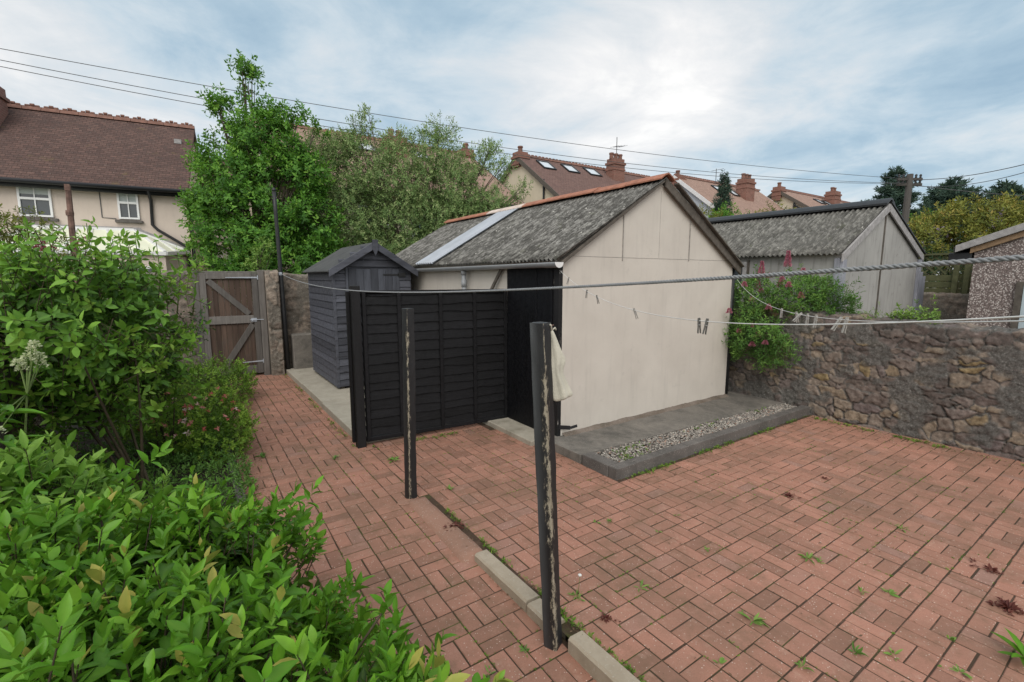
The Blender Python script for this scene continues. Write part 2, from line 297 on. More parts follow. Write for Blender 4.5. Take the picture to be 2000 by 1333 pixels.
# ------------------------------------------------------------------ mesh building
class MB:
    def __init__(s): s.v = []; s.f = []; s.mi = []; s.t = []
    def add(s, vs, fs, mi=0, tint=None):
        b = len(s.v); s.v += [tuple(map(float, x)) for x in vs]
        tt = random.random() if tint is None else tint
        for f in fs: s.f.append([b + i for i in f]); s.mi.append(mi); s.t.append(tt)
    def box(s, x0, x1, y0, y1, z0, z1, mi=0, tint=None):
        s.add([(x0, y0, z0), (x1, y0, z0), (x1, y1, z0), (x0, y1, z0), (x0, y0, z1), (x1, y0, z1), (x1, y1, z1), (x0, y1, z1)],
              [(0, 3, 2, 1), (4, 5, 6, 7), (0, 1, 5, 4), (1, 2, 6, 5), (2, 3, 7, 6), (3, 0, 4, 7)], mi, tint)
    def bar(s, a, b, w, h, up=(0, 0, 1), mi=0, tint=None):
        a = Vector(a); b = Vector(b); d = (b - a).normalized(); up = Vector(up)
        r = d.cross(up)
        if r.length < 1e-4: r = d.cross(Vector((0, 1, 0)))
        r.normalize(); u = r.cross(d)
        vs = [p + r * (sx * w / 2) + u * (sz * h / 2) for p in (a, b) for sx, sz in ((-1, -1), (1, -1), (1, 1), (-1, 1))]
        s.add(vs, [(0, 1, 2, 3), (7, 6, 5, 4), (0, 4, 5, 1), (1, 5, 6, 2), (2, 6, 7, 3), (3, 7, 4, 0)], mi, tint)
    def prism(s, poly, ext, mi=0, tint=None):
        n = len(poly); e = Vector(ext)
        vs = [Vector(p) for p in poly] + [Vector(p) + e for p in poly]
        fs = [tuple(range(n))[::-1], tuple(range(n, 2 * n))] + [(i, (i + 1) % n, n + (i + 1) % n, n + i) for i in range(n)]
        s.add(vs, fs, mi, tint)
    def tube(s, pts, r, n=6, mi=0, tint=None, cap=True):
        pts = [Vector(p) for p in pts]; k = len(pts)
        rs = r if hasattr(r, '__len__') else [r] * k
        vs = []; pr = None
        for i, p in enumerate(pts):
            d = (pts[min(i + 1, k - 1)] - pts[max(i - 1, 0)])
            if d.length < 1e-9: d = Vector((0, 0, 1))
            d.normalize()
            ref = pr if pr is not None else (Vector((1, 0, 0)) if abs(d.x) < .9 else Vector((0, 1, 0)))
            a = (ref - d * ref.dot(d))
            if a.length < 1e-6: a = d.orthogonal()
            a.normalize(); pr = a; b = d.cross(a)
            for j in range(n):
                an = 2 * PI * j / n; vs.append(p + (a * math.cos(an) + b * math.sin(an)) * rs[i])
        fs = [(i * n + j, i * n + (j + 1) % n, (i + 1) * n + (j + 1) % n, (i + 1) * n + j) for i in range(k - 1) for j in range(n)]
        if cap: fs += [tuple(range(n))[::-1], tuple((k - 1) * n + j for j in range(n))]
        s.add(vs, fs, mi, tint)
    def lathe(s, c, prof, n=16, mi=0, tint=None):
        c = Vector(c); vs = []
        for (r, z) in prof:
            for j in range(n): vs.append(c + Vector((r * math.cos(2 * PI * j / n), r * math.sin(2 * PI * j / n), z)))
        k = len(prof)
        fs = [(i * n + j, i * n + (j + 1) % n, (i + 1) * n + (j + 1) % n, (i + 1) * n + j) for i in range(k - 1) for j in range(n)]
        fs += [tuple(range(n))[::-1], tuple((k - 1) * n + j for j in range(n))]
        s.add(vs, fs, mi, tint)
    def build(s, name, mats, parent=None, smooth=False, bevel=0, bseg=1, local=False, solid=0):
        if not isinstance(mats, (list, tuple)): mats = [mats]
        off = Vector((0, 0, 0))
        V = np.array(s.v, float)
        if parent is not None:
            if not local: V = V - np.array(wloc(parent))
        else:
            off = Vector(((V[:, 0].min() + V[:, 0].max()) / 2, (V[:, 1].min() + V[:, 1].max()) / 2, V[:, 2].min()))
            V = V - np.array(off)
        me = bpy.data.meshes.new(name); me.from_pydata(V.tolist(), [], s.f)
        for m in mats: me.materials.append(m)
        if len(mats) > 1: me.polygons.foreach_set('material_index', s.mi)
        a = me.attributes.new('tint', 'FLOAT', 'FACE'); a.data.foreach_set('value', s.t)
        if smooth: me.polygons.foreach_set('use_smooth', [True] * len(s.f))
        me.update()
        o = bpy.data.objects.new(name, me); COL.objects.link(o)
        o.location = off
        if parent is not None: o.parent = parent
        if solid:
            md = o.modifiers.new('solid', 'SOLIDIFY'); md.thickness = solid; md.offset = 0
        if bevel:
            md = o.modifiers.new('bevel', 'BEVEL'); md.width = bevel; md.segments = bseg; md.limit_method = 'ANGLE'; md.angle_limit = R(40)
        return o
def wloc(o):
    p = Vector((0, 0, 0))
    while o is not None: p += o.location; o = o.parent
    return p
def tag(o, label, cat, group=None):
    o['label'] = label; o['category'] = cat
    if group: o['group'] = group
    return o
def thing(name, label, cat, loc=(0, 0, 0), group=None):
    o = bpy.data.objects.new(name, None); COL.objects.link(o); o.location = loc
    o.empty_display_size = .1
    return tag(o, label, cat, group)
def struct(o, kind='structure'):
    o['kind'] = kind; return o
def npmesh(name, V, F, mat, parent=None, smooth=True, fattr=None, vattr=None, off=None):
    V = np.asarray(V, float)
    if parent is not None: base = np.array(wloc(parent))
    else: base = np.array([V[:, 0].mean(), V[:, 1].mean(), V[:, 2].min()])
    me = bpy.data.meshes.new(name)
    me.vertices.add(len(V)); me.vertices.foreach_set('co', (V - base).astype(np.float32).ravel())
    if isinstance(F, np.ndarray):
        nf, k = F.shape; tot = np.full(nf, k); flat = F.ravel()
    else:
        tot = np.array([len(f) for f in F]); flat = np.concatenate([np.asarray(f) for f in F]); nf = len(F)
    me.loops.add(len(flat)); me.loops.foreach_set('vertex_index', flat.astype(np.int32))
    me.polygons.add(nf); st = np.zeros(nf, np.int32); st[1:] = np.cumsum(tot)[:-1]
    me.polygons.foreach_set('loop_start', st)
    me.polygons.foreach_set('use_smooth', np.full(nf, smooth))
    for d, dom in ((fattr, 'FACE'), (vattr, 'POINT')):
        for k2, val in (d or {}).items():
            a = me.attributes.new(k2, 'FLOAT', dom); a.data.foreach_set('value', np.asarray(val, np.float32))
    me.materials.append(mat); me.update(calc_edges=True); me.validate()
    o = bpy.data.objects.new(name, me); COL.objects.link(o)
    if parent is not None: o.parent = parent
    else: o.location = base
    return o

# ------------------------------------------------------------------ leaves
def tmpl(kind):
    if kind == 'fine':
        rows = [(.16, .25), (.42, .46), (.70, .36), (.88, .17)]
        V = [(0, 0, 0)]
        for t, w in rows:
            d = -.16 * t * t
            V += [(t, -w, d + .30 * w * .5), (t, 0, d), (t, w, d + .30 * w * .5)]
        V.append((1, 0, -.17))
        F = [(0, 2, 1), (0, 3, 2)]
        for i in range(3):
            a = 1 + 3 * i; b = a + 3
            F += [(a, a + 1, b + 1), (a, b + 1, b), (a + 1, a + 2, b + 2), (a + 1, b + 2, b + 1)]
        F += [(10, 11, 13), (11, 12, 13)]
        rib = [1] + [0, 1, 0] * 4 + [.6]
    elif kind == 'mid':
        V = [(0, 0, 0), (.45, -.42, .07), (.5, 0, -.05), (.45, .42, .07), (1, 0, -.14)]
        F = [(0, 2, 1), (0, 3, 2), (1, 2, 4), (2, 3, 4)]; rib = [1, 0, 1, 0, .5]
    else:
        V = [(0, 0, 0), (.5, -.42, .05), (1, 0, -.06), (.5, .42, .05)]
        F = [(0, 2, 1), (0, 3, 2)]; rib = [0, 0, 0, 0]
    return np.array(V, float), np.array(F, int), np.array(rib, float)
def unit(a): return a / np.maximum(np.linalg.norm(a, axis=-1, keepdims=True), 1e-9)
def leaves(name, P, D, N, Ln, W, tint, kind, mat, parent):
    P = np.asarray(P, float); D = unit(np.asarray(D, float)); N = np.asarray(N, float)
    S = np.cross(D, N); bad = np.linalg.norm(S, axis=1) < 1e-3
    S[bad] = np.cross(D[bad], np.array([.3, .8, .5])); S = unit(S); N2 = np.cross(S, D)
    tv, tf, rib = tmpl(kind); n = len(P); k = len(tv)
    Ln = np.broadcast_to(np.asarray(Ln, float), n); W = np.broadcast_to(np.asarray(W, float), n)
    curl = RG.normal(1, .6, n)
    V = (P[:, None] + Ln[:, None, None] * (tv[None, :, 0, None] * D[:, None] + tv[None, :, 1, None] * W[:, None, None] * S[:, None]
         + (tv[None, :, 2] * curl[:, None])[:, :, None] * N2[:, None]))
    F = tf[None] + (np.arange(n) * k)[:, None, None]
    return npmesh(name, V.reshape(-1, 3), F.reshape(-1, 3), mat, parent, kind != 'tiny', {'tint': np.repeat(np.clip(tint, 0, 1), len(tf))}, {'rib': np.tile(rib, n)})
def rand_unit(n):
    return unit(RG.normal(size=(n, 3)))
def ortho(D):
    a = np.where(np.abs(D[:, 2:3]) < .9, np.array([[0, 0, 1.]]), np.array([[1., 0, 0]]))
    X = unit(np.cross(D, a)); return X, np.cross(D, X)
def shoots(P, D, per, Ln, W, spread=(25, 75), stem=.12, tint=(.3, .9), top=True):
    """rosettes of leaves up short shoots: P base, D direction"""
    n = len(P); X, Y = ortho(D); oP = []; oD = []; oN = []; oL = []; oT = []
    base_t = RG.uniform(tint[0], tint[1], n)
    ph = RG.uniform(0, 6.28, n)
    for i in range(per):
        f = i / max(1, per - 1)
        an = ph + i * 2.4 + RG.normal(0, .25, n)
        el = np.radians(spread[1] + (spread[0] - spread[1]) * f + RG.normal(0, 9, n))
        rad = np.cos(an)[:, None] * X + np.sin(an)[:, None] * Y
        d = np.cos(el)[:, None] * D + np.sin(el)[:, None] * rad
        nn = np.cos(el)[:, None] * (-rad) + np.sin(el)[:, None] * D
        oP.append(P + D * stem * (.25 + .75 * f)); oD.append(d); oN.append(nn + RG.normal(0, .25, (n, 3)))
        oL.append(Ln * RG.uniform(.45, 1.2, n) * (1 - .35 * max(0, f - .6)))
        oT.append(base_t + .18 * (f - .5) + RG.normal(0, .07, n))
    L = np.concatenate(oL)
    return np.concatenate(oP), np.concatenate(oD), np.concatenate(oN), L, W * RG.uniform(.85, 1.15, len(L)), np.concatenate(oT)
def cat(*sets): return [np.concatenate([s[i] for s in sets]) for i in range(6)]
def ell_surface(mounds, dens, zmin=.02, jitter=.06, nz=.5):
    """points on the union of ellipsoids (cx,cy,cz,rx,ry,rz), with normals"""
    Ps = []; Ns = []
    for i, (cx, cy, cz, rx, ry, rz) in enumerate(mounds):
        area = 4 * PI * ((rx * ry) ** 1.6 / 3 + (rx * rz) ** 1.6 / 3 + (ry * rz) ** 1.6 / 3) ** (1 / 1.6)
        n = int(area * dens)
        u = rand_unit(n); p = u * np.array([rx, ry, rz]) + np.array([cx, cy, cz])
        nn = unit(u / np.array([rx, ry, rz]))
        keep = p[:, 2] > zmin
        for j, (ax, ay, az_, bx, by, bz) in enumerate(mounds):
            if j == i: continue
            q = (p - np.array([ax, ay, az_])) / np.array([bx, by, bz])
            keep &= (q ** 2).sum(1) > .86
        Ps.append(p[keep]); Ns.append(nn[keep])
    P = np.concatenate(Ps); Nn = np.concatenate(Ns)
    amp = np.array([mnoise.noise(Vector(p) * 3.1) for p in P])
    P = P + Nn * (amp * jitter * 2 + RG.normal(0, jitter * .5, len(P)))[:, None]
    return P, Nn
# ------------------------------------------------------------------ camera, sky, sun
cam = bpy.data.cameras.new('camera'); camo = bpy.data.objects.new('camera', cam); COL.objects.link(camo)
cam.sensor_width = 36; cam.lens = 16.668; cam.clip_start = .05; cam.clip_end = 1500
camo.location = (0, 0, 1.98); camo.rotation_euler = (R(90 - 7.78), 0, R(-34.3))
scene.camera = camo
scene.view_settings.view_transform = 'Standard'; scene.view_settings.look = 'None'
scene.view_settings.exposure = EXPOSURE = 0.08; scene.view_settings.gamma = 1
SUN_AZ = R(218); SUN_EL = R(45)       # azimuth clockwise from +y
def sky():
    w = bpy.data.worlds.new('World'); scene.world = w; w.use_nodes = True
    t = w.node_tree; t.nodes.clear()
    N = lambda ty, **k: [(setattr(n, a, b)) for n in [t.nodes.new(ty)] for a, b in k.items()] and None
    def nd(ty, **k):
        n = t.nodes.new(ty)
        for a, b in k.items(): setattr(n, a, b)
        return n
    L = t.links.new
    st = nd('ShaderNodeTexSky', sky_type='NISHITA'); st.sun_disc = False
    st.sun_elevation = SUN_EL; st.sun_rotation = SUN_AZ; st.air_density = 1.0; st.dust_density = 1.0
    b1 = nd('ShaderNodeBackground'); b1.inputs[1].default_value = .09; L(st.outputs[0], b1.inputs[0])
    tc = nd('ShaderNodeTexCoord'); sep = nd('ShaderNodeSeparateXYZ'); L(tc.outputs['Generated'], sep.inputs[0])
    def m(op, a, b=0.0, clamp=False):
        n = nd('ShaderNodeMath', operation=op); n.use_clamp = clamp
        for k, v in ((0, a), (1, b)):
            if hasattr(v, 'is_output'): L(v, n.inputs[k])
            else: n.inputs[k].default_value = v
        return n.outputs[0]
    z = m('ADD', m('MAXIMUM', sep.outputs[2], 0.0), .16)
    cb = nd('ShaderNodeCombineXYZ'); L(m('DIVIDE', sep.outputs[0], z), cb.inputs[0]); L(m('DIVIDE', sep.outputs[1], z), cb.inputs[1])
    def noise(scale, det, rough, dist, off):
        mp = nd('ShaderNodeMapping'); mp.inputs['Location'].default_value = off; L(cb.outputs[0], mp.inputs['Vector'])
        n = nd('ShaderNodeTexNoise'); n.inputs['Scale'].default_value = scale; n.inputs['Detail'].default_value = det
        n.inputs['Roughness'].default_value = rough; n.inputs['Distortion'].default_value = dist
        L(mp.outputs[0], n.inputs['Vector']); return n.outputs['Fac']
    def lobe(d, lo, hi, amp):
        dp = nd('ShaderNodeVectorMath', operation='DOT_PRODUCT'); L(tc.outputs['Generated'], dp.inputs[0]); dp.inputs[1].default_value = Vector(d).normalized()
        mr = nd('ShaderNodeMapRange', interpolation_type='SMOOTHSTEP'); L(dp.outputs['Value'], mr.inputs[0])
        mr.inputs[1].default_value = lo; mr.inputs[2].default_value = hi; mr.inputs[3].default_value = 0; mr.inputs[4].default_value = amp
        return mr.outputs[0]
    a = noise(.75, 8, .58, .4, (3.1, 1.7, 0)); b = noise(2.1, 8, .62, .5, (7.3, 2.2, 0))
    v = m('SUBTRACT', m('ADD', m('MULTIPLY', a, 1.10), m('MULTIPLY', b, .62)), .14)
    for (d, lo, hi, amp) in (((.86, .42, .28), .84, 1.0, .13), ((.62, .70, .22), .93, 1.0, .06), ((.37, .83, .417), .93, 1.0, -.17), ((.93, .22, .30), .94, 1.0, -.24), ((-.05, .96, .24), .86, 1.0, .04), ((.30, .92, .17), .9, 1, .05), ((-.55, -.60, .58), .25, 1.0, .55)):
        v = m('ADD', v, lobe(d, lo, hi, amp))
    rp = nd('ShaderNodeValToRGB'); L(m('SUBTRACT', v, .14), rp.inputs[0]); cr = rp.color_ramp
    stops = [(.30, (.34, .49, .62)), (.44, (.46, .605, .715)), (.56, (.63, .735, .805)), (.68, (.78, .82, .845)), (.82, (.96, .955, .945)), (1.0, (1.25, 1.22, 1.16))]
    while len(cr.elements) < len(stops): cr.elements.new(.5)
    for e, (p, c) in zip(cr.elements, stops): e.position = p; e.color = (*c, 1)
    b2 = nd('ShaderNodeBackground'); b2.inputs[1].default_value = 1.0; L(rp.outputs[0], b2.inputs[0])
    mx = nd('ShaderNodeMixShader'); mx.inputs[0].default_value = .86
    L(b1.outputs[0], mx.inputs[1]); L(b2.outputs[0], mx.inputs[2])
    o = nd('ShaderNodeOutputWorld'); L(mx.outputs[0], o.inputs[0])
sky()
sl = bpy.data.lights.new('sun', 'SUN'); sl.energy = 1.5; sl.angle = R(38); sl.color = (1, .96, .90)
so = bpy.data.objects.new('sun', sl); COL.objects.link(so)
sd = Vector((math.sin(SUN_AZ) * math.cos(SUN_EL), math.cos(SUN_AZ) * math.cos(SUN_EL), math.sin(SUN_EL)))
so.rotation_euler = sd.to_track_quat('Z', 'Y').to_euler(); so.location = (10, 5, 30)

# ------------------------------------------------------------------ ground
g = MB(); g.add([(-400, -400, -.35), (400, -400, -.35), (400, 400, -.35), (-400, 400, -.35)], [(0, 1, 2, 3)])
struct(g.build('ground', M['ground']))
g = MB(); g.box(-60, 90, 11.15, 80, -.34, -.02); struct(g.build('lane_ground', M['ground']))
g = MB(); g.box(7.6, 60, -30, 11.1, -.34, -.02); struct(g.build('neighbour_garden_ground', M['ground']))

MOD = .204
def paver(mb, cx, cy, w, d, z, tilt=.0):
    """one block paver with rounded arrises"""
    j = .0050 + random.random() * .0045; w -= j; d -= j
    z += random.gauss(0, .0008); e = .004; rx = random.gauss(0, .004); ry = random.gauss(0, .004)
    cx += random.gauss(0, .0012); cy += random.gauss(0, .0012); a = random.gauss(0, .007)
    ca, sa = math.cos(a), math.sin(a)
    def P(x, y, dz): return (cx + x * ca - y * sa, cy + x * sa + y * ca, z + dz + x * rx + y * (ry + tilt))
    vs = []
    for (ww, dd, dz) in ((w / 2, d / 2, -.04), (w / 2, d / 2, -e), (w / 2 - e, d / 2 - e, 0)):
        vs += [P(-ww, -dd, dz), P(ww, -dd, dz), P(ww, dd, dz), P(-ww, dd, dz)]
    fs = [(8, 9, 10, 11)] + [(b + i, b + (i + 1) % 4, b + 4 + (i + 1) % 4, b + 4 + i) for b in (0, 4) for i in range(4)]
    mb.add(vs, fs, 0)
def basket(mb, x0, y0, nx, ny, inside, zf, tilt=0.0, parity=0):
    for i in range(nx):
        for j in range(ny):
            cx = x0 + (i + .5) * MOD; cy = y0 + (j + .5) * MOD
            if not inside(cx, cy): continue
            h = MOD / 2
            if (i + j + parity) % 2 == 0:
                paver(mb, cx - h / 2, cy, h, MOD, zf(cx, cy), tilt); paver(mb, cx + h / 2, cy, h, MOD, zf(cx, cy), tilt)
            else:
                paver(mb, cx, cy - h / 2, MOD, h, zf(cx, cy - h / 2), tilt); paver(mb, cx, cy + h / 2, MOD, h, zf(cx, cy + h / 2), tilt)
# patio
pm = MB()
x0 = 2.305 - 3 * MOD; y0 = 1.6 - 16 * MOD
basket(pm, x0, y0, 29, 42, lambda x, y: x > 1.66 and x < 7.36 and (y < 3.0 or (x < 3.32 and y < 5.42) ) and not (y > 5.15 and x > 3.2), lambda x, y: 0.0)
yy = 3.84
while yy < 5.35:
    paver(pm, 1.644, yy + .1, .096, .205, 0.0); yy += .21

pm.add([(1.60, -1.9, -.004), (7.5, -1.9, -.004), (7.5, 3.2, -.004), (1.60, 3.2, -.004)], [(0, 1, 2, 3)], 1)
pm.add([(1.48, 3.2, -.0042), (3.45, 3.2, -.0042), (3.45, 5.6, -.0042), (1.48, 5.6, -.0042)], [(0, 1, 2, 3)], 1)
struct(pm.build('patio_paving', [M['brick'], M['joint']]))
# path
def zpath(x, y): return -.030 * max(0, 3.75 - y)
pp = MB()
x0 = .575 - 2 * MOD; y0 = -1.9
basket(pp, x0, y0, 8, 28, lambda x, y: x > .2 and x < (1.55 if y < 3.8 else 1.6), zpath, .030, 1)
basket(pp, x0, y0 + 28 * MOD, 7, 34, lambda x, y: x > .2 and x < 1.56, zpath, 0, 0)
for (ya, yb) in ((-1.95, 3.75), (3.75, 10.75)):
    pp.add([(.12, ya, zpath(0, ya) - .0045), (1.62, ya, zpath(0, ya) - .0045), (1.62, yb, zpath(0, yb) - .0045), (.12, yb, zpath(0, yb) - .0045)], [(0, 1, 2, 3)], 1)
struct(pp.build('path_paving', [M['brick'], M['joint']]))

# planting bed
def gridmesh(xs, ys, zf): 
    X, Y = np.meshgrid(xs, ys, indexing='ij'); Z = np.vectorize(zf)(X, Y)
    nx, ny = X.shape; idx = np.arange(nx * ny).reshape(nx, ny)
    F = np.stack([idx[:-1, :-1], idx[1:, :-1], idx[1:, 1:], idx[:-1, 1:]], -1).reshape(-1, 4)
    return np.stack([X, Y, Z], -1).reshape(-1, 3), F
V, F = gridmesh(np.linspace(-1.3, .30, 28), np.linspace(-1.9, 10.6, 170), lambda x, y: .02 + .05 * mnoise.noise(Vector((x * 3, y * 3, 0))) + .03 * mnoise.noise(Vector((x * 11, y * 11, 4))) + zpath(x, y) * .8 + .12 * max(0, (.1 - x)))
struct(npmesh('flower_bed_soil', V, F, M['soil']))

# bed edging stones (dark, along the path)
rt = thing('bed_edging', 'dark grey stone edging strip between flower bed and brick path', 'edging', (.255, 4.5, 0))
e = MB(); y = 1.0
while y < 7.2:
    l = random.uniform(.42, .5); a = zpath(0, y) ; b = zpath(0, y + l)
    e.prism([(.215, y, a - .1), (.29, y, a - .1), (.288, y, a + .055), (.218, y, a + .055)], (random.gauss(0, .004), l - .008, b - a)); y += l
e.build('edging_stones', M['kerb'], rt, bevel=.006)

# buff concrete edging blocks between path and patio
def edging_block(ya, yb, xo, za, label, tilt=0):
    m = MB(); n = 7
    zb = min(zpath(0, ya), zpath(0, yb)) - .06
    rows = []
    for i in range(n + 1):
        y = ya + (yb - ya) * i / n; x = xo - .012 * (y - 2)
        o = .003 * mnoise.noise(Vector((y * 9, xo * 5, 1)))
        rows.append([(x - .060, y, zb), (x - .060 + o, y, za - .016), (x - .046 + o, y, za - .004), (x + .040 + o, y, za - .006), (x + .052, y, za - .018), (x + .052, y, zb)])
    vs = [p for r in rows for p in r]
    fs = [(i * 6 + j, (i + 1) * 6 + j, (i + 1) * 6 + j + 1, i * 6 + j + 1) for i in range(n) for j in range(5)] + [tuple(range(6)), tuple(n * 6 + j for j in range(6))[::-1]]
    m.add(vs, fs)
    tag(m.build('edging_block', M['edging']), label, 'edging', 'buff concrete edging blocks beside the path')
edging_block(2.13, 2.74, 1.615, .030, 'buff concrete edging block farther from the camera, ending level with the brick path')
edging_block(1.89, 2.115, 1.612, .024, 'short buff concrete edging block just behind the leaning black post')
edging_block(1.30, 1.76, 1.628, .034, 'buff concrete edging block right in front of the leaning black post')
edging_block(.45, 1.285, 1.636, .030, 'nearest buff concrete edging block, cut off at the bottom of the photo')
# red mortar haunching where the edging dies out
V, F = gridmesh(np.linspace(1.44, 1.66, 8), np.linspace(2.735, 3.83, 26), lambda x, y: .008 + .010 * math.sin(max(0, min(1, (x - 1.44) / .22)) * PI) - (.05 if x < 1.45 or x > 1.65 or y < 2.75 or y > 3.82 else 0) + .006 * mnoise.noise(Vector((x * 20, y * 9, 0))) + zpath(x, y) * max(0, (1.62 - x) / .18))
struct(npmesh('mortar_strip', V, F, M['mortar']))
for i, (x, y) in enumerate([(1.46, 3.80), (1.60, 5.28)]):
    m = MB(); 
    pts = [(x + (.05 + .04 * random.random()) * math.cos(a), y + (.03 + .03 * random.random()) * math.sin(a), -.002) for a in np.linspace(0, 6.28, 10)[:-1]]
    m.prism(pts, (0, 0, .011))
    struct(m.build('mortar_patch', M['mortar'], bevel=.004))

# pale concrete path beside the sheds
m = MB(); m.box(1.55, 3.56, 5.47, 7.36, -.2, .095); m.box(1.56, 3.56, 7.372, 8.9, -.2, .098); m.box(1.555, 3.56, 8.91, 10.58, -.2, .09)
m.box(3.2, 3.56, 4.3, 5.46, -.2, .06)
struct(m.build('concrete_path', M['path_conc'], bevel=.008))
# raised slab + kerb + gravel in front of the cream outbuilding
m = MB(); m.prism([(3.32, 3.585, -.1), (7.3, 3.45, -.1), (7.3, 4.3, -.1), (3.32, 4.3, -.1)], (0, 0, .20))
struct(m.build('concrete_slab', M['slab'], bevel=.006))
rt = thing('raised_kerb', 'dark grey block kerb round the gravel strip by the cream outbuilding', 'kerb', (5.3, 3.13, 0))
k = MB(); xs = [3.33, 3.62, 4.03, 4.46, 4.98, 5.47, 5.96, 6.45, 6.94, 7.33]
for a, b in zip(xs, xs[1:]):
    z = .118 + random.uniform(-.003, .003); k.prism([(a + .002, 3.07, -.08), (b - .002, 3.07 - .006, -.08), (b - .002, 3.18, -.08), (a + .002, 3.18, -.08)], (0, 0, .08 + z))
k.prism([(3.325, 3.185, -.08), (3.47, 3.185, -.08), (3.47, 3.555, -.08), (3.325, 3.555, -.08)], (0, 0, .196))
k.build('kerb_blocks', M['kerb'], rt, bevel=.010, bseg=2)
m = MB(); m.box(3.45, 7.32, 3.175, 3.6, -.08, .066); struct(m.build('gravel_bed', M['soil']))
n = 6200
gx = RG.uniform(3.48, 7.28, n); gy = 3.185 + RG.uniform(0, 1, n) * (.395 - .035 * (gx - 3.5))
gzv = .068 + RG.uniform(0, .022, n); s = RG.uniform(.007, .015, n)
o8 = np.array([(1, 0, 0), (-1, 0, 0), (0, 1, 0), (0, -1, 0), (0, 0, 1), (0, 0, -1)], float)
f8 = np.array([(0, 2, 4), (2, 1, 4), (1, 3, 4), (3, 0, 4), (2, 0, 5), (1, 2, 5), (3, 1, 5), (0, 3, 5)])
Vg = o8[None] * (s[:, None, None] * RG.uniform(.6, 1.3, (n, 6, 1)) * np.array([1, 1, .7])) + np.stack([gx, gy, gzv], 1)[:, None]
an = RG.uniform(0, 6.28, n); c, sn = np.cos(an)[:, None], np.sin(an)[:, None]
Vc = Vg - np.stack([gx, gy, gzv], 1)[:, None]; Vr = np.stack([Vc[..., 0] * c - Vc[..., 1] * sn, Vc[..., 0] * sn + Vc[..., 1] * c, Vc[..., 2]], -1) + np.stack([gx, gy, gzv], 1)[:, None]
Fg = f8[None] + (np.arange(n) * 6)[:, None, None]
gr = npmesh('gravel', Vr.reshape(-1, 3), Fg.reshape(-1, 3), M['gravel'], None, False, {'tint': np.repeat(np.clip(RG.normal(.55, .25, n), 0, 1), 8)})
struct(gr, 'stuff')

